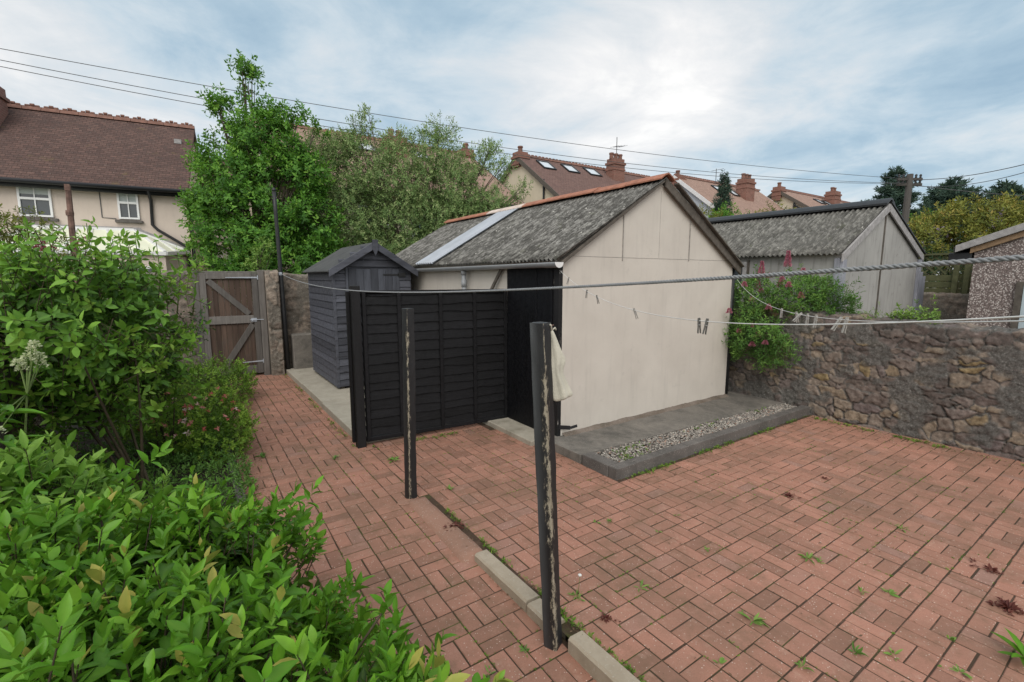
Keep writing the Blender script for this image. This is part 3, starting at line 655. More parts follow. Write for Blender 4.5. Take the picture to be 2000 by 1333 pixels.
# ------------------------------------------------------------------ rubble stone walls
def stone_wall(name, label, A, B, Hf, thick, mat, seed, res=.02, su=(.07, .33), sv=(.05, .14), cat_='wall', bulge=.03, back=True):
    """wall from A to B (xy); its face is on the left of A->B; Hf(t) gives the top height"""
    rg = np.random.default_rng(seed)
    A = np.array(A, float); B = np.array(B, float); Lh = np.linalg.norm(B - A); d = (B - A) / Lh; nrm = np.array([-d[1], d[0]])
    nu = max(4, int(Lh / res)); us = np.linspace(0, Lh, nu + 1)
    Hs = np.array([Hf(u) + .05 * mnoise.noise(Vector((u * 2.2, seed, 0))) + .025 * mnoise.noise(Vector((u * 7, seed, 3))) for u in us])
    Hm = Hs.mean(); nv = int((Hm + .1) / res); nt = max(4, int(thick / res))
    prof = [('f', q) for q in np.linspace(0, 1, nv)] + [('t', q) for q in np.linspace(0, 1, nt + 1)[1:]] + [('b', q) for q in np.linspace(0, 1, max(6, nv // 4))[1:]]
    m = len(prof)
    U = np.repeat(us[:, None], m, 1); arc = np.zeros((nu + 1, m)); base = np.zeros((nu + 1, m, 3)); nm = np.zeros((nu + 1, m, 3))
    r = .07
    for j, (k, q) in enumerate(prof):
        if k == 'f':
            z = -.1 + q * (Hs + .1); off = 0 * Hs; a = z; n3 = np.array([*nrm, 0]) if q < .93 else unit(np.array([*nrm, .7]))
        elif k == 't':
            z = Hs + .03 * math.sin(q * PI); off = -thick * q + 0 * Hs; a = Hs + thick * q; n3 = np.array([0, 0, 1.])
        else:
            z = Hs - q * (Hs + .1); off = -thick + 0 * Hs; a = Hs + thick + q * Hs; n3 = np.array([*(-nrm), 0])
        base[:, j, :2] = A + us[:, None] * d + off[:, None] * nrm; base[:, j, 2] = z; nm[:, j] = n3; arc[:, j] = a
    # jittered courses of sites
    amax = arc.max() + .3; sites = []; v = -.3; i = 0
    while v < amax:
        h = rg.uniform(*sv); u = -.4 + rg.uniform(0, .3)
        while u < Lh + .4:
            w = rg.uniform(*su); sites.append((u + w / 2 + rg.normal(0, .02), v + h / 2 + rg.normal(0, h * .22), w, h, rg.uniform())); u += w
        v += h
    S = np.array(sites)
    pu = U.ravel(); pv = arc.ravel()
    wob = np.array([(mnoise.noise(Vector((a * 5, b * 5, seed))), mnoise.noise(Vector((a * 5, b * 5, seed + 9)))) for a, b in zip(pu, pv)])
    wob2 = np.array([mnoise.noise(Vector((a * 17, b * 17, seed))) for a, b in zip(pu, pv)])
    pu2 = pu + wob[:, 0] * .06 + wob2 * .022; pv2 = pv + wob[:, 1] * .05 + wob2 * .020
    F1 = np.full(len(pu), 9.); F2 = np.full(len(pu), 9.); I1 = np.zeros(len(pu), int)
    for k, (a, b, w, h, t_) in enumerate(S):
        sel = np.where((np.abs(pv2 - b) < .45) & (np.abs(pu2 - a) < .8))[0]
        if not len(sel): continue
        dd = np.sqrt(((pu2[sel] - a) / w) ** 2 + ((pv2[sel] - b) / h) ** 2) * .2
        c1 = dd < F1[sel]; i1 = sel[c1]; F2[i1] = F1[i1]; F1[i1] = dd[c1]; I1[i1] = k
        i2 = sel[~c1]; F2[i2] = np.minimum(F2[i2], dd[~c1])
    e = F2 - F1
    sm = lambda x, a, b: (lambda t: t * t * (3 - 2 * t))(np.clip((x - a) / (b - a), 0, 1))
    tint = S[I1, 4]; proud = (S[(I1 * 7 + 3) % len(S), 4] - .35) * bulge * 1.6
    pn = np.array([mnoise.fractal(Vector((a * 2.3, b * 2.9, seed + 2)), 1, 2, 4) for a, b in zip(pu, pv)]); pm = sm(pn, -.02, .22)
    hgt = sm(e, .004, .035) * (bulge * .42 + proud * .5) + wob[:, 0] * .016 + wob2 * .012
    fine = np.array([mnoise.fractal(Vector((a * 24, b * 24, seed)), 1, 2, 3) for a, b in zip(pu, pv)])
    hgt += fine * .006
    cr = np.array([mnoise.noise(Vector((a * 3, b * 3, seed + 4))) for a, b in zip(pu, pv)])
    hgt = hgt * (1 - .75 * pm) + pm * (.012 + wob2 * .012)
    hgt -= (1 - sm(e, .0, .012)) * .026 * np.clip(cr * 3 + .1, 0, 1) * (1 - pm)
    hgt += np.array([mnoise.fractal(Vector((a * 55, b * 55, seed)), 1, 2, 2) for a, b in zip(pu, pv)]) * .0035
    mort = np.maximum(1 - sm(e, .008, .026), pm * .92)
    V = base.reshape(-1, 3) + nm.reshape(-1, 3) * hgt[:, None]
    idx = np.arange((nu + 1) * m).reshape(nu + 1, m)
    F = np.stack([idx[:-1, :-1], idx[:-1, 1:], idx[1:, 1:], idx[1:, :-1]], -1).reshape(-1, 4)
    Fl = [tuple(f) for f in F] + [tuple(idx[0, ::-1]), tuple(idx[-1])]
    o = npmesh(name, V, Fl, mat, None, True, None, {'tint': tint, 'mortar': mort})
    return tag(o, label, cat_)
stone_wall('stone_wall', 'waist high rubble stone wall along the right side of the patio', (7.30, -2.2), (7.30, 8.6),
           lambda u: 1.42 + .05 * math.sin(u * 1.3) , .42, M['stone'], 5, .0125)
stone_wall('stone_wall', 'tall brown stone garden wall right of the wooden gate, behind the blue grey shed', (3.6, 10.72), (1.30, 10.72),
           lambda u: 2.03 + .05 * math.sin(u * 3), .42, M['stone_back'], 9, .028, bulge=.03)
stone_wall('stone_wall', 'stone garden wall left of the wooden gate, half hidden by bushes', (.14, 10.72), (-1.5, 10.72),
           lambda u: 2.02, .42, M['stone_back'], 13, .03)
stone_wall('stone_wall', 'old grey stone boundary wall behind the leafy bush on the left', (-1.22, 10.7), (-1.22, 1.0),
           lambda u: 1.55, .4, M['stone_back'], 17, .028)
stone_wall('stone_wall', 'distant low stone wall under the green fence at far right', (13.0, .5), (13.0, 9.),
           lambda u: 1.60, .4, M['stone_back'], 21, .04)
# rough stone gate pier and rendered block at its foot
stone_wall('gate_pier', 'rough narrow stone pier between the wooden gate post and the black pole', (1.52, 10.46), (1.29, 10.46), lambda u: 2.05, .30, M['stone_back'], 31, .018, (.14, .3), (.2, .6), 'pier', .05)
def boulder(mb, c, r, seed, n=14, m=9):
    vs = [];
    for i in range(m + 1):
        for j in range(n):
            th = PI * i / m; ph = 2 * PI * j / n
            p = Vector((math.sin(th) * math.cos(ph), math.sin(th) * math.sin(ph), math.cos(th)))
            p = Vector((math.copysign(abs(p.x) ** .6, p.x), math.copysign(abs(p.y) ** .6, p.y), math.copysign(abs(p.z) ** .6, p.z)))
            k = 1 + .16 * mnoise.noise(p * 1.7 + Vector((seed, 0, 0))) + .06 * mnoise.noise(p * 6)
            vs.append((c[0] + p.x * r[0] * k, c[1] + p.y * r[1] * k, c[2] + p.z * r[2] * k))
    mb.add(vs, [(i * n + j, (i + 1) * n + j, (i + 1) * n + (j + 1) % n, i * n + (j + 1) % n) for i in range(m) for j in range(n)])
b = MB(); b.box(1.70, 2.25, 10.40, 10.68, -.1, .80); tag(b.build('concrete_block', M['slab'], bevel=.02), 'grey rendered concrete block at the foot of the back wall beside the shed', 'block')
# ------------------------------------------------------------------ corrugated sheet helper
def corr_sheet(mb, y0, y1, top, bot, pitch, amp, rows=1, per=8, jit=.004, profile='sine', lift=0.0):
    """sheet running along y with corrugations down the slope; top/bot are (x,z)"""
    top = Vector((top[0], 0, top[1])); bot = Vector((bot[0], 0, bot[1])); sl = bot - top
    nrm = Vector((-sl.z, 0, sl.x)).normalized()
    if nrm.z < 0: nrm = -nrm
    ny = int((y1 - y0) / pitch * per); ys = np.linspace(y0, y1, ny + 1)
    for r in range(rows):
        fa = r / rows - (.04 if r else 0); fb = (r + 1) / rows
        st = 5; vs = []
        for i, y in enumerate(ys):
            ph = (y - y0) / pitch
            if profile == 'sine': h = amp * math.cos(2 * PI * ph)
            else:
                f = ph % 1.0; h = amp * (1 if f < .3 else (-1 if .42 < f < .88 else (1 - (f - .3) / .06 if f <= .42 else -1 + (f - .88) / .06)))
            for k in range(st + 1):
                f = fa + (fb - fa) * k / st
                e = jit * mnoise.noise(Vector((y * 1.7, f * 3, r * 3))) * 2
                p = top + sl * f + nrm * (h + lift + e + (.012 * (rows - r)) * (f - fa) / (fb - fa) )
                if k == st: p += sl.normalized() * .010 * mnoise.noise(Vector((math.floor(ph / 9) * 3.3, r, 2)))
                vs.append((p.x, y, p.z))
        fs = [(i * (st + 1) + k, (i + 1) * (st + 1) + k, (i + 1) * (st + 1) + k + 1, i * (st + 1) + k + 1) for i in range(ny) for k in range(st)]
        mb.add(vs, fs, 0)

# ------------------------------------------------------------------ cream outbuilding
X0, X1, Y0, Y1 = 3.54, 6.93, 4.164, 10.2; XA, ZA, ZE = 5.19, 3.17, 2.17
T = thing('outbuilding', 'cream painted outbuilding with grey corrugated roof and black side door', 'outbuilding', (5.2, 7.2, .08))
w = MB(); w.prism([(X0, Y0, .04), (X1, Y0, .04), (X1, Y0, ZE), (XA, Y0, ZA), (X0, Y0, ZE)], (0, Y1 - Y0, 0))
w.build('wall', M['cream'], T)
r = MB(); corr_sheet(r, 4.085, 10.22, (XA, ZA + .045), (3.40, ZE - .02), .076, .019, 1)
corr_sheet(r, 4.10, 10.22, (XA, ZA + .045), (7.03, ZE - .005), .076, .019, 1)
r.build('roof', M['corr'], T, True, solid=.007)
r = MB(); corr_sheet(r, 7.20, 7.92, (XA + .0, ZA + .045), (3.385, ZE - .025), .09, .013, 1, 16, 0, 'box', .044)
r.build('roof_patch', M['galv'], T, solid=.004)
r = MB(); y = 4.06; i = 0
def vcap(mb, y0, y1, xa, za, wd, dz, th=.018, mi=0):
    n = 5; prof = []
    for k in range(-n, n + 1):
        f = k / n; prof.append((xa + wd * f, za - dz * (abs(f) ** 1.35) ))
    lo = [(x, z - th) for x, z in prof][::-1]
    mb.prism([(x, y0, z) for x, z in prof + lo], (0, y1 - y0, 0), mi)
segs = []
while y < 10.2:
    l = .61; dzz = random.gauss(0, .004); vcap(r, y, min(y + l - .006, 10.22), XA, ZA + .118 + dzz, .135, .075, mi=1 if 7.0 < y < 8.0 else 0)
    y += l
r.build('ridge_tiles', [M['terracotta'], simple('pale_mortared_ridge', (.60, .50, .44), .7, .3, 7, .4)], T)
# seams and cover strips on the gable board
s = MB()
s.box(X0 + .02, X1 - .02, Y0 - .003, Y0 + .01, 2.207, 2.212)
s.box(4.493, 4.507, Y0 - .009, Y0 + .01, 2.17, 2.80); s.box(5.188, 5.192, Y0 - .003, Y0 + .01, 2.22, 3.08); s.box(5.82, 5.836, Y0 - .010, Y0 + .01, 2.19, 2.74)

s.build('cover_strips', M['seam'], T, bevel=.002)
# barge boards
for (xa, za, xb, zb, dp) in ((XA + .01, ZA + .075, 7.07, ZE - .045, .125), (XA - .01, ZA + .055, 3.47, ZE - .025, .045)):
    b = MB(); b.prism([(xa, 4.10, za), (xb, 4.10, zb), (xb, 4.10, zb - dp), (xa, 4.10, za - dp)], (0, .03, 0)); b.build('barge_board', M['fascia'], T, bevel=.004)
b = MB(); b.prism([(XA + .2, 4.05, ZA + .02), (7.06, 4.05, ZE - .03), (7.06, 4.05, ZE - .055), (XA + .2, 4.05, ZA - .005)], (0, .08, 0))
b.build('verge_strip', M['fascia'], T, bevel=.004)
# plinth fillet
V, F = gridmesh(np.linspace(3.56, 6.95, 90), np.linspace(0, 1, 6), lambda x, q: 0)
V2 = []
for x, q, _ in V:
    n_ = mnoise.noise(Vector((x * 4, q * 2, 3))); hh = .035 + .012 * n_; V2.append((x, Y0 - .002 - q * (.075 + .012 * n_) - .006 * math.sin(q * 3), .10 + hh * (1 - q) ** 1.6 - .003 + .006 * mnoise.noise(Vector((x * 20, q * 4, 0)))))
npmesh('plinth', V2, F, mk_concrete('dirty_plinth', (.12, .095, .075), (.21, .175, .15), (.06, .055, .04)), T)
# side door, frame post, door seam
d = MB(); d.box(3.505, 3.56, 4.275, 5.255, .05, 2.075); dr = d.build('door', M['black_door'], T, bevel=.004)
h = MB(); h.box(3.495, 3.503, 4.60, 4.606, .1, 2.05); h.box(3.49, 3.504, 4.29, 4.33, .1, 2.06); h.build('door_strip', M['black_door'], dr, bevel=.002)
d = MB(); d.box(3.49, 3.565, Y0 + .001, 4.273, .02, 2.085); d.build('door_frame', mk_blackpaint('scratched_black_frame', (.012, .012, .013), (.32, .30, .28), .66), T, bevel=.006)
d = MB(); d.bar((3.50, 4.20, .205), (3.60, 4.06, .215), .006, .05, mi=0); d.bar((3.60, 4.06, .215), (3.68, 4.03, .235), .006, .035)
d.build('loose_strip', M['black_plastic'], T, bevel=.002)
d = MB(); d.bar((3.50, 5.36, 2.10), (3.47, 5.66, 1.72), .045, .03, (1, 0, 0)); d.build('wall_brace', M['fascia'], T, bevel=.004)
# gutter
def gutter(mb, pts, rad, th=.004, n=12):
    vs = []
    for p in pts:
        for rr in (rad, rad - th):
            for j in range(n + 1):
                a = PI + PI * j / n; vs.append((p[0] + rr * math.cos(a), p[1], p[2] + rr * math.sin(a)))
    k = 2 * (n + 1); fs = []
    for i in range(len(pts) - 1):
        for j in range(n): fs += [(i * k + j, (i + 1) * k + j, (i + 1) * k + j + 1, i * k + j + 1), (i * k + n + 1 + j, i * k + n + 2 + j, (i + 1) * k + n + 2 + j, (i + 1) * k + n + 1 + j)]
        for j, q in ((0, n + 1), (n, 2 * n + 1)): fs.append((i * k + j, i * k + q, (i + 1) * k + q, (i + 1) * k + j))
    mb.add(vs, fs)
gm = MB(); gutter(gm, [(3.43, 4.12, 2.135), (3.43, 6.3, 2.12), (3.43, 10.2, 2.10)], .057); gutter(gm, [(3.43, 4.10, 2.135), (3.43, 4.33, 2.134)], .063); gutter(gm, [(3.43, 6.26, 2.12), (3.43, 6.42, 2.12)], .064)
gt = gm.build('gutter', M['gutter'], T, True)
e = MB(); e.add([(3.43, 4.100, 2.135)] + [(3.43 + .062 * math.cos(PI + PI * j / 12), 4.100, 2.135 + .062 * math.sin(PI + PI * j / 12)) for j in range(13)], [(0, j + 1, j + 2) for j in range(12)])
e.build('gutter_end', M['whitepaint'], gt, solid=.006)
dp = MB(); dp.tube([(3.45, 6.34, 2.10), (3.455, 6.34, 1.6), (3.47, 6.34, .1)], .035, 12); dp.tube([(3.452, 6.34, 1.92), (3.453, 6.34, 1.82)], .041, 12); dp.tube([(3.448, 6.34, 2.09), (3.45, 6.34, 2.0)], .043, 12)
dp.build('downpipe', M['gutter'], T, True)
dp = MB(); dp.tube([(7.0, 4.20, 2.1), (6.995, 4.20, .12)], .04, 10); dp.build('corner_tube', M['black_metal'], T, True)  # black tube added to fill the dark gap beside the stone wall

# ------------------------------------------------------------------ black fence panel
T = thing('fence_panel', 'black stained overlap fence panel beside the cream outbuilding', 'fence', (2.5, 5.38, 0))
fa, fb = Vector((1.62, 5.43, 0)), Vector((3.50, 5.275, 0)); fd = (fb - fa); fl = fd.length; fd.normalize(); fn = Vector((fd.y, -fd.x, 0))
def FP(u, o, z): p = fa + fd * u + fn * o; return (p.x, p.y, z)
b = MB(); z = .10; k = 0
while z < 1.78:
    hgt = random.uniform(.098, .125); nx = 60; vs = []
    z1 = min(z + hgt + .03, 1.79)
    for i in range(nx + 1):
        u = fl * i / nx; wv = .017 * mnoise.noise(Vector((u * 3.5, k * 5.1, 0))) + .007 * mnoise.noise(Vector((u * 14, k * 5.1, 2)))
        o1 = .024 + .005 * mnoise.noise(Vector((u * 3, k * 2.2, 5)))
        vs += [FP(u, .002, z1), FP(u, o1, z + wv), FP(u, o1 - .012, z + wv - .001), FP(u, -.008, z1)]
    b.add(vs, [(i * 4 + a, i * 4 + (a + 1) % 4, (i + 1) * 4 + (a + 1) % 4, (i + 1) * 4 + a) for i in range(nx) for a in range(4)])
    z += hgt; k += 1
b.build('boards', M['black_fence'], T)
for u in (.03, .43, .95, 1.41, fl - .02):
    m = MB(); m.bar(FP(u, .028, .07), FP(u + random.gauss(0, .003), .026, 1.80), .042, .03, fn); m.build('batten', M['black_fence'], T, bevel=.003)
m = MB(); m.bar(FP(0, .012, 1.805), FP(fl, .012, 1.80), .055, .028); m.build('top_rail', M['black_fence'], T, bevel=.004)
m = MB(); m.bar(FP(0, .012, .07), FP(fl, .012, .075), .05, .05); m.build('bottom_rail', M['black_fence'], T, bevel=.004)
m = MB(); m.box(1.50, 1.60, 5.36, 5.46, -.1, 1.875); m.build('fence_post', mk_blackpaint('black_fence_post', (.013, .013, .014), (.15, .14, .12), .74), T, bevel=.006)
m = MB(); m.bar((1.478, 5.44, .06), (1.478, 5.44, 1.81), .03, .05, (0, 1, 0)); m.build('edge_strip', M['black_fence'], T, bevel=.003)

# ------------------------------------------------------------------ black posts
def post(base, top, size, rot, label, seed, peelw, pale_k):
    n = 8; rows = 90; vs = []; pe = []; fi = []
    b0 = Vector(base); t0 = Vector(top); ca, sa = math.cos(rot), math.sin(rot)
    ring = []
    h = size / 2
    for s_, (ax, ay, bx, by) in enumerate(((-h, h, -h, -h), (-h, -h, h, -h), (h, -h, h, h), (h, h, -h, h))):
        for i in range(n):
            f = i / n; ring.append((ax + (bx - ax) * f, ay + (by - ay) * f, s_, f))
    m = len(ring)
    for r in range(rows + 1):
        t = r / rows; c = b0.lerp(t0, t)
        for (x, y, s_, f) in ring:
            d = .0025 * mnoise.noise(Vector((x * 30, y * 30, t * 14 + seed))) + .004 * mnoise.noise(Vector((x * 9, y * 9, t * 3 + seed)))
            if abs(abs(x) - h) < 1e-6 and abs(abs(y) - h) < 1e-6: k = 1 - .06
            else: k = 1
            xx, yy = x * k * (1 + d / h), y * k * (1 + d / h)
            vs.append((c.x + xx * ca - yy * sa, c.y + xx * sa + yy * ca, c.z + (.004 * mnoise.noise(Vector((x * 40, y * 40, seed))) if r == rows else 0)))
            da = math.hypot(x + h, y + h)     # distance from the near arris
            wv = peelw * (1 + .7 * mnoise.noise(Vector((0, seed, t * 5)))) * (1 if t < .9 else 0)
            pe.append(max(0, 1 - da / max(1e-4, wv))); fi.append(pale_k * (max(0, 1 - f * 1.6) if s_ == 0 else (.4 if r == rows else 0)))
    fs = [(r * m + j, r * m + (j + 1) % m, (r + 1) * m + (j + 1) % m, (r + 1) * m + j) for r in range(rows) for j in range(m)] + [tuple(rows * m + j for j in range(m))]
    o = npmesh('wooden_post', vs, fs, M['post'], None, False, None, {'peel': pe, 'pale_mask': fi})
    return tag(o, label, 'post', 'black painted clothes line posts')
post((1.545, 1.849, -.16), (1.437, 1.86, 1.752), .081, R(25), 'leaning black wooden post nearest the camera with a cloth bag hanging on it', 3, .050, 1.0)
post((1.530, 3.864, -.1), (1.556, 3.864, 1.706), .080, R(12), 'thinner black wooden post in front of the black fence panel', 8, .034, .25)

# ------------------------------------------------------------------ cloth bag on the near post
T = thing('cloth_bag', 'limp cream cloth peg bag hung from a nail on the leaning post', 'bag', (1.54, 1.85, 1.36))
secs = [(1.715, 1.492, .006, .006), (1.69, 1.499, .013, .010), (1.65, 1.510, .020, .014), (1.60, 1.522, .030, .018), (1.565, 1.532, .040, .020), (1.54, 1.531, .037, .021), (1.51, 1.528, .029, .020), (1.48, 1.532, .030, .023), (1.44, 1.546, .039, .028), (1.40, 1.556, .047, .032), (1.37, 1.563, .052, .033), (1.352, 1.567, .048, .030), (1.345, 1.567, .025, .018)]
n = 28; vs = []
for k, (z, x, rx, ry) in enumerate(secs):
    for j in range(n):
        a = 2 * PI * j / n; fold = 1 + .16 * math.sin(5 * a + z * 6) * min(1, k / 4) + .10 * mnoise.noise(Vector((math.cos(a) * 2, math.sin(a) * 2, z * 16)))
        lx, ly = rx * math.cos(a) * fold, ry * math.sin(a) * fold
        vs.append((x + .824 * lx + .56 * ly, 1.835 - .56 * lx + .824 * ly, z + .012 * math.cos(a) * (k > 9)))
fs = [(k * n + j, (k + 1) * n + j, (k + 1) * n + (j + 1) % n, k * n + (j + 1) % n) for k in range(len(secs) - 1) for j in range(n)] + [tuple((len(secs) - 1) * n + j for j in range(n))[::-1], tuple(range(n))]
npmesh('bag_cloth', vs, [f[::-1] for f in fs], M['cloth'], T).modifiers.new('s', 'SUBSURF').levels = 1
m = MB(); m.tube([(1.492, 1.835, 1.71), (1.488, 1.835, 1.735), (1.478, 1.83, 1.742)], .005, 6); m.tube([(1.495, 1.835, 1.712), (1.51, 1.83, 1.725), (1.516, 1.83, 1.712)], .004, 6); m.build('string', M['cloth'], T, True)
m = MB(); m.tube([(1.46, 1.84, 1.735), (1.50, 1.83, 1.738)], .003, 6); m.build('nail', M['rust'], T)

# ------------------------------------------------------------------ blue grey wooden shed
SX0, SX1, SY0, SY1 = 1.98, 3.29, 8.05, 9.88; SXA, SZA, SZE = 2.635, 2.50, 2.12
T = thing('garden_shed', 'small blue grey wooden garden shed with felt roof by the back wall', 'shed', (2.63, 8.95, .1))
def lap(mb, p0, ud, width, z0, z1, nv, pitch=.115, seed=0):
    p0 = Vector(p0); ud = Vector(ud); nv = Vector(nv); z = z0; k = 0
    while z < z1 - .01:
        zt = min(z + pitch, z1); vs = []; nx = max(2, int(width / .12))
        for i in range(nx + 1):
            u = width * i / nx; wv = .002 * mnoise.noise(Vector((u * 4, k * 3, seed)))
            for (o, zz) in ((0.0, zt + .004), (.012, zt - .012), (.024 + wv, z + .012), (.024 + wv, z), (0, z)):
                p = p0 + ud * u + nv * o; vs.append((p.x, p.y, zz))
        n5 = 5; t = random.random()
        fs = [(i * 5 + a, i * 5 + a + 1, (i + 1) * 5 + a + 1, (i + 1) * 5 + a) for i in range(nx) for a in range(4)] + [(0, 1, 2, 3, 4), tuple(nx * 5 + a for a in (4, 3, 2, 1, 0))]
        mb.add(vs, fs, 0, t); z = zt; k += 1
core = MB(); core.prism([(SX0 + .005, SY0 + .02, .14), (SX1 - .005, SY0 + .02, .14), (SX1 - .005, SY0 + .02, SZE), (SXA, SY0 + .02, SZA), (SX0 + .005, SY0 + .02, SZE)], (0, SY1 - SY0 - .04, 0))
core.build('frame', M['shed_blue'], T)
m = MB(); lap(m, (SX0, SY0, 0), (0, 1, 0), SY1 - SY0, .14, SZE, (-1, 0, 0), .118); lap(m, (SX1, SY0, 0), (0, 1, 0), SY1 - SY0, .14, SZE, (1, 0, 0), .118)
lap(m, (SX0, SY0 + .015, 0), (1, 0, 0), .235, .14, 2.14, (0, -1, 0), .118, 3); lap(m, (3.09, SY0 + .015, 0), (1, 0, 0), SX1 - 3.09, .14, 2.14, (0, -1, 0), .118, 5)
for z0_, wd in ((2.14, .56), (2.26, .37), (2.37, .19)): lap(m, (SXA - wd, SY0 + .015, 0), (1, 0, 0), 2 * wd, z0_, z0_ + .112, (0, -1, 0), .112, 7)
m.build('cladding', M['shed_blue'], T)
m = MB(); m.box(SX0 - .02, SX0 + .025, SY0 - .012, SY0 + .03, .13, SZE); m.build('corner_trim', M['shed_blue'], T, bevel=.003)
m = MB(); m.box(SX0 - .02, SX0 + .02, SY1 - .03, SY1 + .02, .13, SZE); m.build('corner_trim', M['shed_blue'], T, bevel=.003)
d = MB(); x = 2.215
for i in range(7):
    wd = .125; d.box(x + .0015, x + wd - .0015, SY0 - .022, SY0 + .004, .20, 2.10 + random.uniform(-.002, .002)); x += wd
dr = d.build('door', M['shed_door'], T, bevel=.003)
m = MB(); m.box(2.45, 2.56, SY0 - .036, SY0 - .0235, 1.60, 1.65); m.box(2.57, 2.585, SY0 - .036, SY0 - .0235, 1.56, 1.69); m.build('door_latch', M['black_metal'], dr, bevel=.002)
m = MB(); m.box(2.80, 3.08, SY0 - .030, SY0 - .0235, 1.99, 2.02); m.box(3.06, 3.20, SY0 - .03, SY0 - .0235, 1.97, 2.04); m.build('door_hinge', M['black_metal'], dr, bevel=.002)
m = MB(); m.box(2.17, 2.21, SY0 - .026, SY0 - .002, .14, 2.13); m.build('door_frame', M['shed_door'], T, bevel=.003)
rf = MB(); sx = (SXA - (SX0 - .11)); k = (SZA - SZE + .03) / (SXA - SX0)
for sgn in (-1, 1):
    xe = SXA + sgn * .76; ze = SZA + .045 - .76 * k
    rf.prism([(SXA, SY0 - .13, SZA + .045), (xe, SY0 - .13, ze), (xe, SY0 - .13, ze - .025), (SXA, SY0 - .13, SZA + .02)], (0, SY1 - SY0 + .21, 0))
rf.build('roof', M['felt'], T, bevel=.006)
for sgn in (-1, 1):
    xe = SXA + sgn * .755; ze = SZA + .025 - .755 * k; m = MB()
    m.prism([(SXA, SY0 - .155, SZA + .055), (xe, SY0 - .155, ze + .03), (xe, SY0 - .155, ze - .085), (SXA, SY0 - .155, SZA - .065)], (0, .022, 0)); m.build('barge_board', M['shed_blue'], T, bevel=.003)
m = MB(); m.prism([(SXA - .05, SY0 - .178, SZA + .08), (SXA + .05, SY0 - .178, SZA + .08), (SXA + .045, SY0 - .178, SZA - .08), (SXA, SY0 - .178, SZA - .19), (SXA - .045, SY0 - .178, SZA - .08)], (0, .021, 0)); m.build('finial', M['shed_blue'], T, bevel=.003)
m = MB()
for x in (2.06, 2.63, 3.2):
    m = MB(); m.box(x - .03, x + .03, SY0 + .03, SY1 - .03, .095, .139)
    m.build('bearer', M['fascia'], T)

# ------------------------------------------------------------------ garden gate
GY = 10.60
T = thing('garden_gate', 'weathered wooden garden gate with diagonal braces in the back wall', 'gate', (.73, GY, 0))
b = MB(); x = .20
while x < 1.15:
    wd = random.uniform(.088, .1); b.box(x + .002, min(x + wd, 1.155) - .002, GY + .0, GY + .022, .08, 2.03 + random.uniform(-.004, .004)); x += wd
b.build('boards', M['gate_board'], T, bevel=.003)
m = MB(); m.box(.195, .30, GY - .038, GY - .002, .06, 2.04); m.build('stile', M['gate_frame'], T, bevel=.004)
m = MB(); m.box(1.055, 1.158, GY - .038, GY - .002, .06, 2.04); m.build('stile', M['gate_frame'], T, bevel=.004)
for z0_, z1_ in ((1.93, 2.045), (1.07, 1.22), (.07, .22)):
    m = MB(); m.box(.303, 1.052, GY - .034, GY - .003, z0_, z1_); m.build('ledge', M['gate_frame'], T, bevel=.004)
for a, bb in (((.335, 1.90), (.98, 1.245)), ((1.03, 1.045), (.50, .235))):
    m = MB(); m.bar((a[0], GY - .018, a[1]), (bb[0], GY - .018, bb[1]), .03, .105, (0, 0, 1) ); m.build('brace', M['gate_frame'], T, bevel=.004)
for z in (1.955, .30):
    m = MB(); m.prism([(1.20, GY - .049, z - .014), (1.20, GY - .049, z + .016), (.62 if z > 1 else .8, GY - .049, z + .007), (.62 if z > 1 else .8, GY - .049, z - .005)], (0, .006, 0)); m.tube([(1.163, GY - .052, z - .04), (1.163, GY - .052, z + .04)], .009, 8); m.build('strap_hinge', M['galv'], T, bevel=.001)
m = MB(); m.tube([(.98, GY - .05, 1.13), (1.22, GY - .05, 1.13)], .008, 8); m.box(1.0, 1.10, GY - .046, GY - .039, 1.095, 1.165); m.tube([(1.02, GY - .05, 1.13), (1.02, GY - .09, 1.11)], .008, 8); m.build('bolt', M['galv'], T)
m = MB(); m.box(1.165, 1.275, GY - .05, GY + .05, -.1, 2.10); m.build('gate_post', M['gate_frame'], T, bevel=.005)
m = MB(); m.box(.10, .19, GY - .05, GY + .05, -.1, 2.10); m.build('gate_post', M['gate_frame'], T, bevel=.005)
m = MB(); m.box(.19, 1.165, GY + .02, GY + .06, 2.045, 2.075); m.build('head_rail', M['gate_frame'], T, bevel=.004)

# tall black pole beside the gate
T = thing('metal_pole', 'tall thin black metal pole standing beside the wooden gate', 'pole', (1.555, 10.5, 0))
m = MB(); m.tube([(1.600, 10.5, -.1), (1.588, 10.5, 1.2), (1.555, 10.5, 3.2), (1.55, 10.5, 3.62)], [.044, .042, .036, .034], 10); m.build('shaft', M['black_metal'], T, True)
m = MB(); m.lathe((1.55, 10.5, 3.62), [(.03, 0), (.045, .02), (.03, .05), (.008, .07)], 10); m.build('cap', M['black_metal'], T, True)
m = MB(); m.tube([(1.56, 10.5, 2.03), (1.57, 10.44, 2.03)], .012, 8); m.lathe((1.567, 10.5, 2.0), [(.043, 0), (.043, .06)], 12); m.build('line_hook', M['galv'], T)
m = MB(); m.tube([(-1.78, 12.7, 0), (-1.80, 12.7, 1.2), (-1.765, 12.7, 3.0), (-1.75, 12.7, 3.72)], [.055, .055, .05, .045], 8); m.box(-1.80, -1.72, 12.65, 12.75, 3.62, 3.74); m.lathe((-1.77, 12.7, 3.15), [(.06, 0), (.065, .05), (.06, .1)], 8)
T = thing('rusty_post', 'rusty steel clothes post rising behind the bushes on the left', 'post', (-1.78, 12.7, 0)); m.build('shaft', M['rust'], T)

